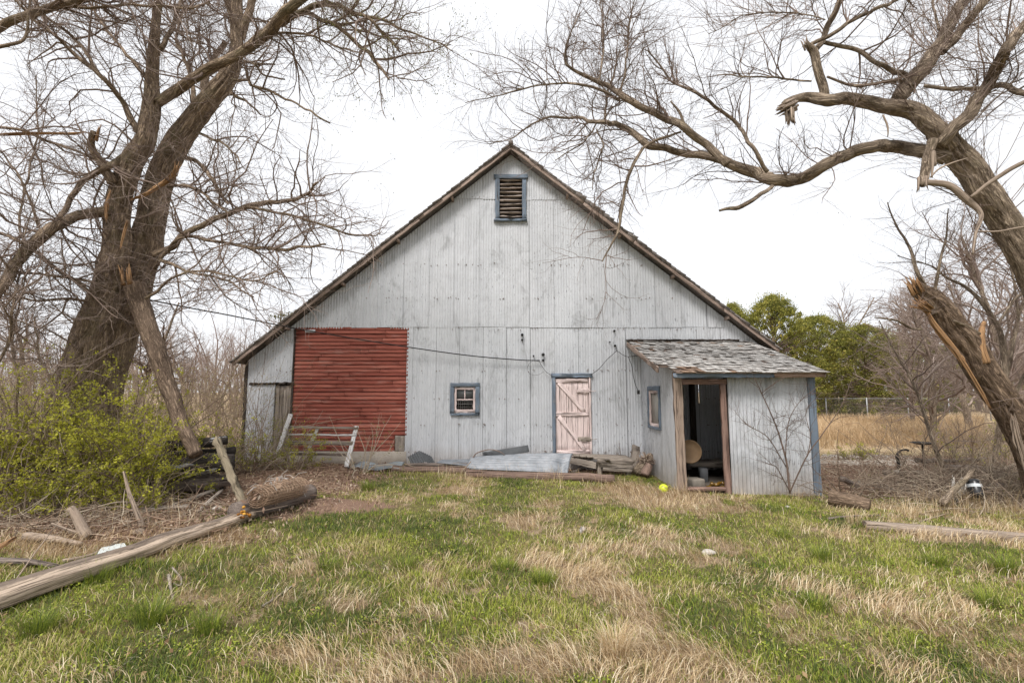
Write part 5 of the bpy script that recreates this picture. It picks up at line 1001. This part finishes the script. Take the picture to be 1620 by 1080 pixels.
G_ = np.array([[(q0 * (1 - u) + q1 * u) * (1 - v) + (q3 * (1 - u) + q2 * u) * v + rr.randn(3) * .004 for u in np.linspace(0, 1, 9)] for v in np.linspace(0, 1, 6)]); I = np.arange(54).reshape(6, 9); V = np.concatenate([G_.reshape(-1, 3), G_.reshape(-1, 3) - [0, .004, .006]]); ff = np.stack([I[:-1, :-1], I[:-1, 1:], I[1:, 1:], I[1:, :-1]], -1).reshape(-1, 4); pp_.add(V, [ff, ff[:, ::-1] + 54])
tag(pp_.build('paper_scrap', simple('white_scrap', (.55, .58, .56), .6, .2, 20)), 'crumpled white scrap lying behind the split pole', 'litter')
def stick(label, pts, w, mat, name='stick', cat='stick', lift=.015, knots=0, seed=0, rough=.003):
    L_ = []
    for i, q in enumerate(pts):
        g_ = Gz(Gp(q[0], q[1]), lift + (q[2] if len(q) > 2 else 0)); L_.append(list(g_) + [w * (1 - .5 * i / max(1, len(pts) - 1))])
    l = smoothline(L_, .03, .015, seed); mb = MB(); mb.tube(l[:, :3], l[:, 3], 9, .5, True, rough); return tag(mb.build(name, mat, None, True), label, cat)
def up3(px, py, pb, Y=None):     # a point seen at (px, py) standing above the ground point pb
    Y = Gp(*pb)[1] if Y is None else Y; return P(px, py, Y)
def snagp(label, pts, pb, w, mat, name='broken_branch', cat='branch', taper=.5, rough=.006):
    Y = Gp(*pb)[1]; L_ = [list(P(q[0], q[1], Y + (q[2] if len(q) > 2 else 0))) + [w * (1 - (1 - taper) * i / (len(pts) - 1))] for i, q in enumerate(pts)]; l = smoothline(L_, .025, .01); mb = MB(); mb.tube(l[:, :3], l[:, 3], 14, .5, True, rough); return tag(mb.build(name, mat, None, True), label, cat)
snagp('stout broken stump piece standing in the sticks at the left', [(138, 850), (128, 830), (118, 810), (112, 802)], (138, 852), .055, BARE, 'stump', 'stump', .6, .012)
snagp('pale forked branch standing upright behind the white scrap', [(225, 838), (222, 825), (212, 800), (203, 775, .05), (196, 745, .1)], (226, 840), .035, BARE, taper=.35)
snagp('brown branch leaning out of the shrubs beside the stump', [(140, 848), (110, 838), (82, 828)], (140, 850), .022, BARE, taper=.6)
stick('thick pale branch lying among the sticks at the left', [(40, 858, .05), (80, 862, .05), (128, 868, .03)], .045, BARE); stick('long pale branch pointing at the white scrap', [(100, 890), (145, 880), (190, 862, .03)], .022, BARE)
stick('reddish broken branch at the left photo edge', [(-10, 880, .05), (22, 866, .08)], .03, ORANGE); stick('grey branch lying level at the left photo edge', [(-10, 893, .02), (45, 896, .03), (95, 898)], .035, LOGD)
stick('thin straight pale stick leaning across the left debris', [(14, 935), (50, 900, .1), (92, 862, .25)], .007, BARE); stick('curved grey stick in the grass below the split pole', [(272, 900), (285, 915), (286, 928), (275, 925)], .009, WOLD)
stick('short knobbly stick in the grass below the split pole', [(266, 912), (270, 930), (274, 952)], .016, WOLD); stick('straight thin stick in the grass at lower left', [(415, 962), (440, 945), (462, 928)], .009, WOLD); stick('long weedy stem lying in the lower left grass', [(170, 1075), (240, 1020), (300, 990), (330, 960)], .004, WOLD)
stick('short pale stick in the middle of the green grass', [(1135, 923), (1152, 924), (1172, 922)], .006, BARE); stick('bare forked twig near the dirt patch', [(1310, 822), (1345, 818), (1400, 815)], .02, LOGD)
stick('pale bent stick before the brush pile', [(1440, 832), (1470, 822), (1505, 812)], .014, BARE)
def rock(label, px, py, s, mat, seed, name='stone', cat='stone', sq=.6):
    r = RS(seed); c = Gz(Gp(px, py), s * .25); mb = MB(); ph = np.linspace(.0, math.pi, 12); th = np.arange(18) * 2 * math.pi / 18
    V = np.array([[math.sin(p) * math.cos(a), math.sin(p) * math.sin(a), math.cos(p) * sq] for p in ph for a in th]); V = V * (s * (.6 + .8 * vnoise(V * 1.3 + seed, 1, 2)))[:, None]; I = np.arange(len(V)).reshape(12, 18)
    mb.add(V + c, np.stack([I[:-1], I[1:], np.roll(I[1:], -1, 1), np.roll(I[:-1], -1, 1)], -1).reshape(-1, 4)); return tag(mb.build(name, mat, None, True), label, cat)
STN = simple('pale_stone', (.50, .46, .41), .9, .2, 20, 0, .01)
rock('pale lump of stone in the middle of the grass', 1122, 876, .07, STN, 3, sq=.45); rock('small white stone in the grass by the lean-to', 1247, 803, .05, STN, 4, sq=.4); rock('dark stone under the shrubs behind the stump', 160, 800, .2, simple('brown_stone', (.15, .12, .10), .9, .3, 12, 0, .01), 7)
for i, (px, py, lb) in enumerate([(345, 806, 'small grey stone beside the short pale plank'), (200, 843, 'rounded pale root knob at the foot of the forked branch')]): rock(lb, px + 20 * i, py, .06, STN if i == 0 else BARE, 9 + i)
ft = MB(); c = Gz(Gp(919, 845), .0); rr = RS(3)
for i in range(3): ft.cards(c[None] + [0, 0, .01], np.array([.11]), rr, .5 * i, asp=.4, dirs=np.array([[.1 * i, 0, 1.]]))
ft.tube([c, c + [0, 0, .06]], [.01, .018], 6); tag(ft.build('stake_stub', simple('grey_stub', (.38, .35, .33), .9)), 'small grey splinter standing in the grass', 'splinter')
# ball
bl = MB(); c = Gz(Gp(1050, 778), .06); ph = np.linspace(0, math.pi, 20); th = np.arange(32) * 2 * math.pi / 32; V = np.array([[math.sin(p) * math.cos(a), math.sin(p) * math.sin(a), math.cos(p)] for p in ph for a in th]) * .082 + c; I = np.arange(len(V)).reshape(20, 32)
bl.add(V, np.stack([I[:-1], I[1:], np.roll(I[1:], -1, 1), np.roll(I[:-1], -1, 1)], -1).reshape(-1, 4)); bm_ = NT('neon_yellow_plastic', .4, .5); bm_.col(bm_.mix(bm_.ramp(bm_.noise(bm_.co(), 20, 4), [(.48, 0.), (.62, 1.)]), (.58, .66, .03), (.30, .28, .04))); ball = bl.build('ball', bm_.m, None, True); tag(ball, 'neon yellow ball lying in the dry grass by the lean-to', 'ball')
dots = MB()
for dx_, dz_ in [(-.035, .03), (.03, .035), (0, -.01), (.05, 0), (-.06, -.01)]: d_ = norm(np.array([dx_, -.08, dz_])); dots.tube([c + d_ * .098, c + d_ * .102], [.011, .009], 8)
dots.build('holes', simple('dark_hole', (.12, .13, .01)), ball) if False else None
# ---------------- along the barn wall ----------------
def sheet(name, label, fn, nu, nv, mat, cat='metal sheet', th=.002):
    U, V_ = np.meshgrid(np.linspace(0, 1, nu), np.linspace(0, 1, nv)); p = fn(U, V_); I = np.arange(nu * nv).reshape(nv, nu); ff = np.stack([I[:-1, :-1], I[:-1, 1:], I[1:, 1:], I[1:, :-1]], -1).reshape(-1, 4); mb = MB(); v = p.reshape(-1, 3); mb.add(v, ff); o = mb.build(name, mat); s_ = o.modifiers.new('s', 'SOLIDIFY'); s_.thickness = th; return tag(o, label, cat)
GALV = NT('galvanised_sheet', .45, .5); o = GALV.co(); a = GALV.noise(o, 5, 5, .7); GALV.col(GALV.mix(GALV.ramp(GALV.noise(o, 14, 4), [(.58, 0.), (.75, .6)]), GALV.ramp(a, [(.3, (.10, .115, .13)), (.7, (.26, .275, .295))]), (.24, .17, .12))); GALV.p.inputs['Metallic'].default_value = .05; GALV = GALV.m
DGALV = simple('dark_weathered_sheet', (.14, .145, .15), .6, .35, 10, .3)
ca, cb_, cc, cd = P(735, 741, 10.15), P(898, 748, 9.95), P(906, 714, 10.6), P(745, 722, 10.9)
def big(U, V_):
    p = (ca * (1 - U[..., None]) + cb_ * U[..., None]) * (1 - V_[..., None]) + (cd * (1 - U[..., None]) + cc * U[..., None]) * V_[..., None]
    p[..., 2] += .02 * np.sin(V_ * 8 * 6.283) + .06 * np.sin(U * 3.0) * np.sin(V_ * 3.14) + .05 * np.clip(U - .75, 0, 1) * 4 * np.sin(V_ * 4.) - .05 * np.exp(-((U - .93) / .05) ** 2) * (1 - V_) * 2; return p
sheet('corrugated_sheet', 'large bent corrugated metal sheet lying along the barn wall by the pink door', big, 60, 150, GALV)
def folded(U, V_):
    c = P(668, 727, 10.75); x = (U - .5) * .62; y = (V_ - .5) * .36; rot = .75; fold = .01 * np.sin(U * 11 * 6.283)
    X_ = x * math.cos(rot * .9) - y * .55; Z_ = .13 + y * .72 - np.abs(x) * .18 + x * .28; return np.stack([c[0] + x * .85 - y * .4, c[1] + y * .25 - fold, c[2] + .08 + y * .62 - np.maximum(0, x) * .38 + np.minimum(0, x) * .42 + fold], -1)
sheet('corrugated_sheet', 'small dark crumpled corrugated sheet standing at the foot of the grey wall', folded, 110, 20, DGALV)
def flat1(U, V_): a, b, c, d = P(548, 742, 10.3), P(632, 744, 10.1), P(640, 733, 10.7), P(565, 733, 10.8); p = (a * (1 - U[..., None]) + b * U[..., None]) * (1 - V_[..., None]) + (d * (1 - U[..., None]) + c * U[..., None]) * V_[..., None]; p[..., 2] += .012 * np.sin(V_ * 8 * 6.283) + .03 * np.sin(U * 9) + .02; return p
sheet('corrugated_sheet', 'flat tarnished metal sheet lying below the red siding', flat1, 40, 60, simple('tarnished_sheet', (.25, .28, .29), .5, .5, 8, .4))
def flat2(U, V_): a, b, c, d = P(690, 733, 10.5), P(740, 738, 10.4), P(760, 727, 10.9), P(700, 728, 10.95); p = (a * (1 - U[..., None]) + b * U[..., None]) * (1 - V_[..., None]) + (d * (1 - U[..., None]) + c * U[..., None]) * V_[..., None]; p[..., 2] += .01 * np.sin(V_ * 8 * 6.283) + .02; return p
sheet('corrugated_sheet', 'pale metal sheet end under the large bent sheet', flat2, 20, 40, GALV)
mb = MB(); mb.beam(P(765, 720, 10.9), P(836, 709, 10.8), .02, .15, up=(0, 0, 1), jit=.002); tag(mb.build('metal_angle', DGALV), 'dark strip of sheet metal propped above the large bent sheet', 'metal strip')
def wlog(label, a, b, r0, mat=LOGD, name='fallen_log'):
    n = 30; T = np.linspace(0, 1, n)[:, None]; c = np.array(a) + (np.array(b) - np.array(a)) * T; c += (vnoise(c * 1.4, 1, 2)[:, None] - .5) * .05; mb = MB(); mb.tube(c, r0 * (1.05 - .15 * T[:, 0]), 20, .3, True, .014); return tag(mb.build(name, mat, None, True), label, 'log')
REDL = wood('reddish_brown_log', (.085, .052, .040), (.27, .19, .15))
wlog('long brown log lying in front of the bent corrugated sheet', P(738, 750, 9.75), P(972, 757, 9.5), .085, REDL); wlog('brown log lying left of the long log by the wall', P(622, 741, 10.2), P(742, 745, 10.1), .07, REDL)
mb = MB(); mb.beam(P(640, 735, 10.5), P(770, 733, 10.6), .12, .05, segs=20); tag(mb.build('plank', LOGD), 'old dark plank behind the wall side logs', 'plank')
mb = MB(); rr = RS(12); l = smoothline([list(P(746, 728, 10.8)) + [.012], list(P(755, 716, 10.8)) + [.012], list(P(775, 711, 10.8)) + [.011], list(P(792, 715, 10.7)) + [.009], list(P(800, 722, 10.7)) + [.006]], .03, .02); mb.tube(l[:, :3], l[:, 3], 8, .5, True); tag(mb.build('vine', TWIG, None, True), 'arched dead vine over the sheet metal', 'vine')
for i, (pa, pb, lb) in enumerate([((640, 733), (662, 741), 'pale splinter beside the dark crumpled sheet'), ((730, 746), (745, 730), 'pale stick crossing the end of the long log'), ((762, 744), (774, 757), 'thin pale stick leaning on the long log')]):
    mb = MB(); mb.tube([P(pa[0], pa[1], 9.95 + .2 * (i == 0)), P(pb[0], pb[1], 9.6 + .5 * (i < 2))], [.014, .009], 7, .5, True, .002); tag(mb.build('stick', BARE, None, True), lb, 'stick')
# wooden step before the pink door
st = thing('wooden_step', 'rotting plank step of stacked boards below the pink door', 'step', Gz(P(965, 745, 10.3)))
zt = P(950, 722, 10.6)[2]; xa, xb = P(902, 730, 10.5)[0], P(1000, 730, 10.4)[0]
for i, (y, w) in enumerate([(10.98, .15), (10.82, .15), (10.66, .14), (10.50, .15), (10.34, .14)]): mb = MB(); mb.beam([xa + .12 * i + .0, y, zt + rr.randn() * .006], [xb, y - .03, zt - .03 + rr.randn() * .006], w, .035, segs=10, jit=.004, tint=rr.rand()); mb.build('tread_board', WOLD, st)
for i, z in enumerate([.13, .05, -.03]): mb = MB(); mb.beam([xa + .55 + .05 * i, 10.28, zt - .16 + z - .02], [xb - .02 * i, 10.26, zt - .18 + z - .02], .06, .075, segs=8, jit=.005, tint=rr.rand()); mb.build('riser_board', WOLD, st)
mb = MB(); mb.beam([xa, 11.0, zt - .12], [xa + .52, 10.3, zt - .14], .04, .14, segs=8); mb.build('side_board', WOLD, st)
for x in (xa + .6, xb - .1): mb = MB(); mb.beam([x, 10.36, zt - .5], [x, 10.36, zt - .04], .09, .09, up=(0, 1, 0)); mb.build('post', WOLD, st)
plank('loose board lying on the ground below the step', (905, 748), (925, 741), .1, .03, WOLD)
# stump pieces by the lean-to wall
for i, (a, b, r0, lb, mat) in enumerate([(P(1008, 748, 10.2), P(1030, 722, 10.5), .1, 'short cut log tipped against the lean-to corner', BARKR), (P(1020, 752, 10.0), P(1027, 735, 10.1), .08, 'knotty root piece at the foot of the lean-to wall', REDL)]):
    mb = MB(); T = np.linspace(0, 1, 12)[:, None]; mb.tube(a + (b - a) * T, r0 * (1 + .1 * np.sin(T[:, 0] * 5)), 22, .3, True, .018); tag(mb.build('cut_log', mat, None, True), lb, 'log')
mb = MB(); mb.beam(P(1003, 742, 10.7), P(1006, 706, 10.95), .17, .03, up=(0, 1, 0), jit=.012); tag(mb.build('board_scrap', WOLD), 'jagged board scrap leaning in the corner by the lean-to', 'board')
rr = RS(15); mb = MB(); c = P(1022, 728, 10.25)
for i in range(60): d_ = norm(rr.randn(3)) * .16; mb.tube([c + d_ * .2, c + d_ * .7 + rr.randn(3) * .03, c + d_ * 1.3 * [1, 1, .9]], [.012, .008, .004], 5, rr.rand(), False)
tag(mb.build('root_ball', rampm('root_browns', [(0., (.12, .08, .06)), (1., (.38, .30, .23))])), 'tangled root ball on the cut log by the lean-to', 'roots')
# white gate frame leaning at the red siding
gt = thing('gate_frame', 'flaking white wooden gate frame with wire leaning before the red siding', 'gate', Gz(P(500, 740, 10.4)))
def gb(nm, a, b, w=.05, h=.09, Y=10.55, mat=WWHITE, Y2=None): mb = MB(); mb.beam(P(a[0], a[1], Y), P(b[0], b[1], Y2 or Y), h * .5, w, up=(0, 0, 1) if abs(a[0] - b[0]) > abs(a[1] - b[1]) else (1, 0, 0), segs=14, jit=.003, tint=.5); mb.build(nm, mat, gt)
gb('stile', (460, 655), (438, 722), .09, .08, 10.75, WWHITE, 10.3); gb('stile', (564, 674), (548, 738), .09, .08, 10.75, WWHITE, 10.25); gb('stile', (503, 676), (489, 708), .07, .06, 10.72, WWHITE, 10.5)
gb('rail', (450, 675), (566, 677), .05, .07, 10.68, WOLD); gb('rail', (449, 687), (562, 688), .035, .06, 10.6); gb('rail', (446, 700), (558, 701), .09, .06, 10.5, WOLD); gb('rail', (442, 718), (552, 719), .05, .06, 10.4, LOGD)
mb = MB()
for i in range(24): x = 453 + 110 * i / 23; mb.tube([P(x, 677, 10.66), P(x - 3, 690, 10.6)], .0022, 4, .5, False)
for z in (680, 684): mb.tube([P(452, z, 10.64), P(564, z + 1, 10.62)], .0022, 4, .5, False)
mb.build('wire_mesh', RUSTY, gt)
# cable from the tree to the barn wall
def cable(name, label, pts, r0, parent=None, mat=IRON): L_ = [list(P(*q)) + [r0] for q in pts]; l = smoothline(L_, .05); mb = MB(); mb.tube(l[:, :3], l[:, 3], 6, .5, True); o = mb.build(name, mat, parent, True); return tag(o, label, 'cable') if parent is None else o
cable('overhead_cable', 'sagging twisted cable running from the left tree across the red siding', [(225, 472, 7.9), (300, 487, 8.6), (365, 499, 9.3), (450, 516, 10.2), (540, 532, 10.75), (640, 548, 11.0), (740, 562, 11.05), (820, 569, 11.08), (854, 570, 11.1)], .013)
cable('wall_cable', 'thin drooping cable from the insulators to the pink door lintel', [(852, 570, 11.1), (858, 580, 11.1), (865, 589, 11.1), (874, 594, 11.1)], .006); cable('wall_cable', 'dark cable rising from the pink door lintel toward the lean-to', [(934, 593, 11.1), (948, 583, 11.1), (960, 569, 11.1), (970, 560, 11.1), (976, 555, 11.1), (985, 561, 11.05), (994, 564, 11.0), (1010, 562, 10.9)], .007)
cable('wall_cable', 'cable hanging down the corner beside the lean-to', [(994, 564, 11.0), (1000, 580, 11.0), (1002, 595, 11.0), (1006, 610, 11.0), (1010, 618, 10.95)], .007); cable('wall_cable', 'loop of thin wire hanging left of the pink door', [(856, 572, 11.12), (842, 571, 11.12), (834, 582, 11.12), (838, 591, 11.12), (850, 593, 11.12), (860, 588, 11.12)], .003)
mb = MB(); mb.tube([P(975, 547, 11.1), P(976, 555, 11.1)], .006, 5); q = P(1010, 620, 10.9); mb.box(q, [.05, .05, .09]); tag(mb.build('junction_box', IRON), 'small dark junction box hanging at the lean-to corner', 'junction box')
# ---------------- inside the lean-to ----------------
mb = MB(); c = P(1091, 714, 9.35); R0 = .22; nrm = norm(np.array([-.45, -1, .18])); s_ = norm(np.cross(nrm, [0, 0, 1])); u = np.cross(s_, nrm); an = np.arange(40) * 6.283 / 40
rg_ = [(0, .012), (.03, .016), (R0 * .5, .012), (R0 * .9, .012), (R0 * .93, .022), (R0, .020), (R0, -.012), (0, -.012)]; V = np.array([c + s_ * math.cos(a) * max(r_, 1e-4) + u * math.sin(a) * max(r_, 1e-4) + nrm * h_ for r_, h_ in rg_ for a in an]); I = np.arange(len(V)).reshape(-1, 40); mb.add(V, np.stack([I[:-1], I[1:], np.roll(I[1:], -1, 1), np.roll(I[:-1], -1, 1)], -1).reshape(-1, 4)); tag(mb.build('barrel_lid', simple('tan_lid', (.15, .095, .05), .7, .4, 8)), 'round tan lid leaning just inside the open doorway', 'lid')
q = P(1098, 752, 9.4); mb = MB(); mb.box([q[0], 9.4, -.01], [.28, .3, .16], rz=.3); o = mb.build('stone_block', simple('grimy_stone', (.26, .23, .19), .9, .4, 12, 0, .01)); tag(o, 'pale square block below the tan lid inside the doorway', 'block'); b_ = o.modifiers.new('b', 'BEVEL'); b_.width = .03; b_.segments = 3
q = P(1112, 742, 9.8); mb = MB(); mb.box([q[0], 9.8, .05], [.16, .2, .3], rz=-.2); o = mb.build('metal_box', DGALV); tag(o, 'small grey box inside the doorway behind the pale block', 'box'); b_ = o.modifiers.new('b', 'BEVEL'); b_.width = .015
rr = RS(18); AMB = NT('amber_glass', .15, .6).col((.16, .085, .012)).m
for i in range(7):
    q = P(1122 + 4.2 * i, 763 - (i % 2) * 4, 9.0 + .06 * (i % 3)); c = np.array([q[0], q[1], -.06 + .035 + .05 * (i % 2)]); a = rr.rand() * 3; d_ = np.array([math.cos(a), math.sin(a) * .5, .15]); mb = MB(); mb.tube([c - d_ * .07, c - d_ * .068, c + d_ * .03, c + d_ * .055, c + d_ * .1, c + d_ * .1], [.005, .032, .033, .014, .013, .002], 12, .5, True)
    tag(mb.build('amber_bottle', AMB, None, True), ['amber bottle at the left end of the heap in the doorway', 'second amber bottle from the left in the doorway heap', 'third amber bottle from the left in the doorway heap', 'middle amber bottle of the doorway heap', 'amber bottle just right of the middle of the doorway heap', 'second amber bottle from the right in the doorway heap', 'amber bottle at the right end of the heap in the doorway'][i], 'bottle', 'amber bottles heaped in the doorway')
mb = MB(); mb.beam(P(1126, 730, 10.3), P(1142, 728, 10.3), .4, .05); mb.box([P(1130, 740, 10.3)[0] - .05, 10.4, .2], [1.0, .5, .1]); tag(mb.build('low_shelf', WOLD), 'low wooden shelf in the shadow inside the lean-to', 'shelf')
# ---------------- right hand side ----------------
plank('long weathered beam lying in the grass at the right photo edge', (1368, 836), (1680, 862), .13, .10, wood('grey_brown_beam', (.16, .12, .09), (.42, .34, .27)), name='beam', cat='beam', lift=.05)
rbx = wlog('rusty brown half buried trunk piece right of the lean-to', P(1312, 786, 7.95), P(1376, 800, 7.6), .11, REDL, 'trunk_piece'); rbx.data.materials[0] = bpy.data.materials['broken_tree_bark']
mb = MB(); rr = RS(41)     # grey fallen limbs of the brush pile
for i, (pa, pb, r0, lb) in enumerate([((1490, 795), (1540, 745), .05, 'thick grey limb leaning out of the brush pile beside the barrel'), ((1400, 745), (1490, 755), .06, 'dark log lying level behind the brush on the right'), ((1500, 742), (1620, 748), .09, 'dark log under the broken leaning trunk'), ((1540, 760), (1640, 720), .045, 'grey branch slanting up toward the broken trunk'), ((1450, 730), (1560, 725), .05, 'brown branch across the back of the brush pile'), ((1330, 760), (1400, 770), .05, 'brown log among the leaf litter right of the lean-to'), ((1560, 775), (1650, 770), .1, 'brown log at the right edge behind the barrel')]):
    Y0 = Gp(pa[0], max(pa[1], 740) + 18)[1]; a = P(pa[0], pa[1], Y0); b = P(pb[0], pb[1], Y0 + .5); n_ = 20; T = np.linspace(0, 1, n_)[:, None]; c = a + (b - a) * T; c += (vnoise(c * 2, 1, 2)[:, None] - .5) * .12; c[:, 2] = np.maximum(c[:, 2], hgt(c[:, 0], c[:, 1]) + r0 * .3); m_ = MB(); m_.tube(c, r0 * (1 - .4 * T[:, 0]), 14, .3, True, .008); tag(m_.build('fallen_limb', BARKR if i in (0, 3) else LOGD, None, True), lb, 'branch', 'fallen limbs round the brush pile')
V = MB(); n = 2600; r = RS(42); cx = np.concatenate([r.randn(n // 2) * .9 + gx_(1480, 8.9), r.randn(n - n // 2) * 1.0 + gx_(1590, 8.6)]); cy = 8.7 + r.randn(n) * .55; z = hgt(cx, cy); hz = .5 * np.exp(-((cy - 8.8) / .7) ** 2)
p, q = grow(np.stack([cx, cy, z + hz * r.rand(n)], -1), np.stack([r.randn(n), r.randn(n) * .7, r.randn(n) * .35 + .1], -1), .25 + .75 * r.rand(n) ** 2, .0025 + .006 * r.rand(n) ** 3, 6, .18, 0, r, .4); ok = ~inside(p[:, 0, 0], p[:, 0, 1]) & (p[..., 0].min(1) > 5.4); p, q = p[ok], q[ok]; p[..., 2] = np.maximum(p[..., 2], hgt(p[..., 0], p[..., 1]) + .005); V.tubes(p, q, 4, r.rand(len(p)))
tag(V.build('brush_pile', STEM, None, True), 'tangled pile of dead sticks round the black disc and barrel', 'brush', kind='stuff')
V = MB(); n = 1500; r = RS(43); cx = r.randn(n) * 1.1 + gx_(110, 6.6); cy = 6.4 + r.randn(n) * .5; z = hgt(cx, cy); p, q = grow(np.stack([cx, cy, z + .12 * r.rand(n)], -1), np.stack([r.randn(n), r.randn(n) * .7, r.randn(n) * .2], -1), .2 + .6 * r.rand(n) ** 2, .002 + .006 * r.rand(n) ** 3, 6, .18, 0, r, .4); p[..., 2] = np.maximum(p[..., 2], hgt(p[..., 0], p[..., 1]) + .005); V.tubes(p, q, 4, r.rand(n)); tag(V.build('brush_pile', STEM, None, True), 'dead sticks heaped on the ground under the green shrubs', 'brush', kind='stuff')
# disc on a stand, bent iron pipe, barrel, stripped stump
ds = thing('metal_disc', 'round black metal disc on a thin stem among the brush', 'disc', Gz(P(1459, 740, 10.2))); c = P(1459, 701, 10.2); an = np.arange(36) * 6.283 / 36
pr_ = [(0.001, .0), (.1, -.008), (.185, .012), (.205, .022), (.205, .012), (.1, -.022), (.001, -.014)]; V = np.array([c + [math.cos(a) * r_, math.sin(a) * r_, h_] for r_, h_ in pr_ for a in an]); I = np.arange(len(V)).reshape(-1, 36); mb = MB(); mb.add(V, np.stack([I[:-1], I[1:], np.roll(I[1:], -1, 1), np.roll(I[:-1], -1, 1)], -1).reshape(-1, 4)); mb.build('disc_plate', IRON, ds, True); mb = MB(); mb.tube([c - [0, 0, .01], c - [0, 0, .6]], .018, 8); mb.build('stem', IRON, ds)
l = smoothline([list(P(*q, 9.6)) + [w] for q, w in [((1422, 745), .03), ((1421, 730), .028), ((1419, 722), .03), ((1421, 716), .02), ((1426, 712), .018), ((1434, 711), .02), ((1437, 713), .024)]], .02); mb = MB(); mb.tube(l[:, :3], l[:, 3], 12, .5, True); pi_ = mb.build('bent_pipe', IRON, None, True); tag(pi_, 'dark hooked iron pipe standing in the brush left of the black disc', 'pipe'); mb = MB(); c = P(1417, 746, 9.6); mb.tube([c, c + [.04, 0, .01], c + [.06, 0, .03]], [.04, .045, .01], 8); mb.build('pipe_foot', bpy.data.materials['pale_stone'], pi_, True)
c = P(1547, 786, 8.0); mb = MB(); a_ = norm(np.array([.12, .35, .9])); mb.tube([c, c + a_ * .005, c + a_ * .05, c + a_ * .10, c + a_ * .24, c + a_ * .28, c + a_ * .285], [.01, .085, .096, .095, .095, .07, .01], 24, .5, True); o = mb.build('canister', NT('black_enamel', .3, .5).col((.02, .02, .022)).m, None, True); tag(o, 'black canister with a pale band half hidden in the dead brush', 'canister'); mb = MB(); mb.tube([c + a_ * .15, c + a_ * .20], [.0975, .0975], 24, .5, False); mb.build('band', simple('pale_band', (.55, .58, .60), .35, .2, 10), o, True)
mb = MB(); rr = RS(19); c = P(1515, 792, 8.4)
for i in range(9): s0 = c + rr.randn(3) * [.06, .04, .0]; mb.beam(s0, s0 + np.array([.10 + rr.randn() * .05, .05, .26 + rr.rand() * .12]), .035 + .02 * rr.rand(), .02, up=(0, 1, 0), segs=8, jit=.006, tint=rr.rand())
tag(mb.build('splintered_stump', wood('bleached_splinters', (.30, .27, .24), (.68, .64, .58))), 'bleached splintered stump beside the black canister', 'stump')
# slabs behind the brush
for i, (a, b, c_, d_, lb) in enumerate([((1296, 735), (1460, 738), (1440, 722), (1300, 720), 'cracked pale concrete slab edge before the golden field'), ((1350, 773), (1490, 778), (1470, 766), (1352, 762), 'thin pale board lying in the brown leaf litter')]):
    q = np.array([Gz(Gp(*v), .035) for v in (a, b, c_, d_)]); mb = MB(); mb.add(np.concatenate([q, q - [0, 0, .12]]), np.array([[0, 1, 2, 3], [0, 4, 5, 1], [1, 5, 6, 2], [2, 6, 7, 3], [3, 7, 4, 0]])); tag(mb.build('concrete_slab' if i == 0 else 'board', CONC if i == 0 else WOLD), lb, 'slab' if i == 0 else 'board')
# wire fence
fx0, fx1, FY = 17.8, 36., 29.; fn = thing('wire_fence', 'grey chain link fence crossing behind the golden field', 'fence', (26, FY, 0)); hF = 1.32; GP = simple('galvanised_post', (.36, .37, .37), .5, .2, 9, .3)
x = fx0 + 1.
while x < fx1:
    mb = MB(); z = float(hgt(x, FY)); mb.tube([[x, FY, z - .1], [x, FY, z + hF + .05]], .035, 8); mb.build('fence_post', GP, fn, True); x += 2.45
mb = MB(); xs_ = np.linspace(fx0, fx1, 12); mb.tube([[x, FY, float(hgt(x, FY)) + hF] for x in xs_], .016, 6); mb.build('top_rail', GP, fn, True)
sp_w = .11; n = int((fx1 - fx0) / sp_w); x = fx0 + np.arange(n) * sp_w; z = hgt(x, np.full(n, FY)); mb = MB()
for sg_ in (1, -1): pp = np.stack([np.stack([x, np.full(n, FY), z], -1), np.stack([x + sg_ * hF, np.full(n, FY), z + hF], -1)], 1); mb.tubes(pp, np.full((n, 2), .0035), 3)
mb.build('chain_link', simple('dull_fence_wire', (.16, .16, .15), .7, .2, 9, .2, 0), fn)
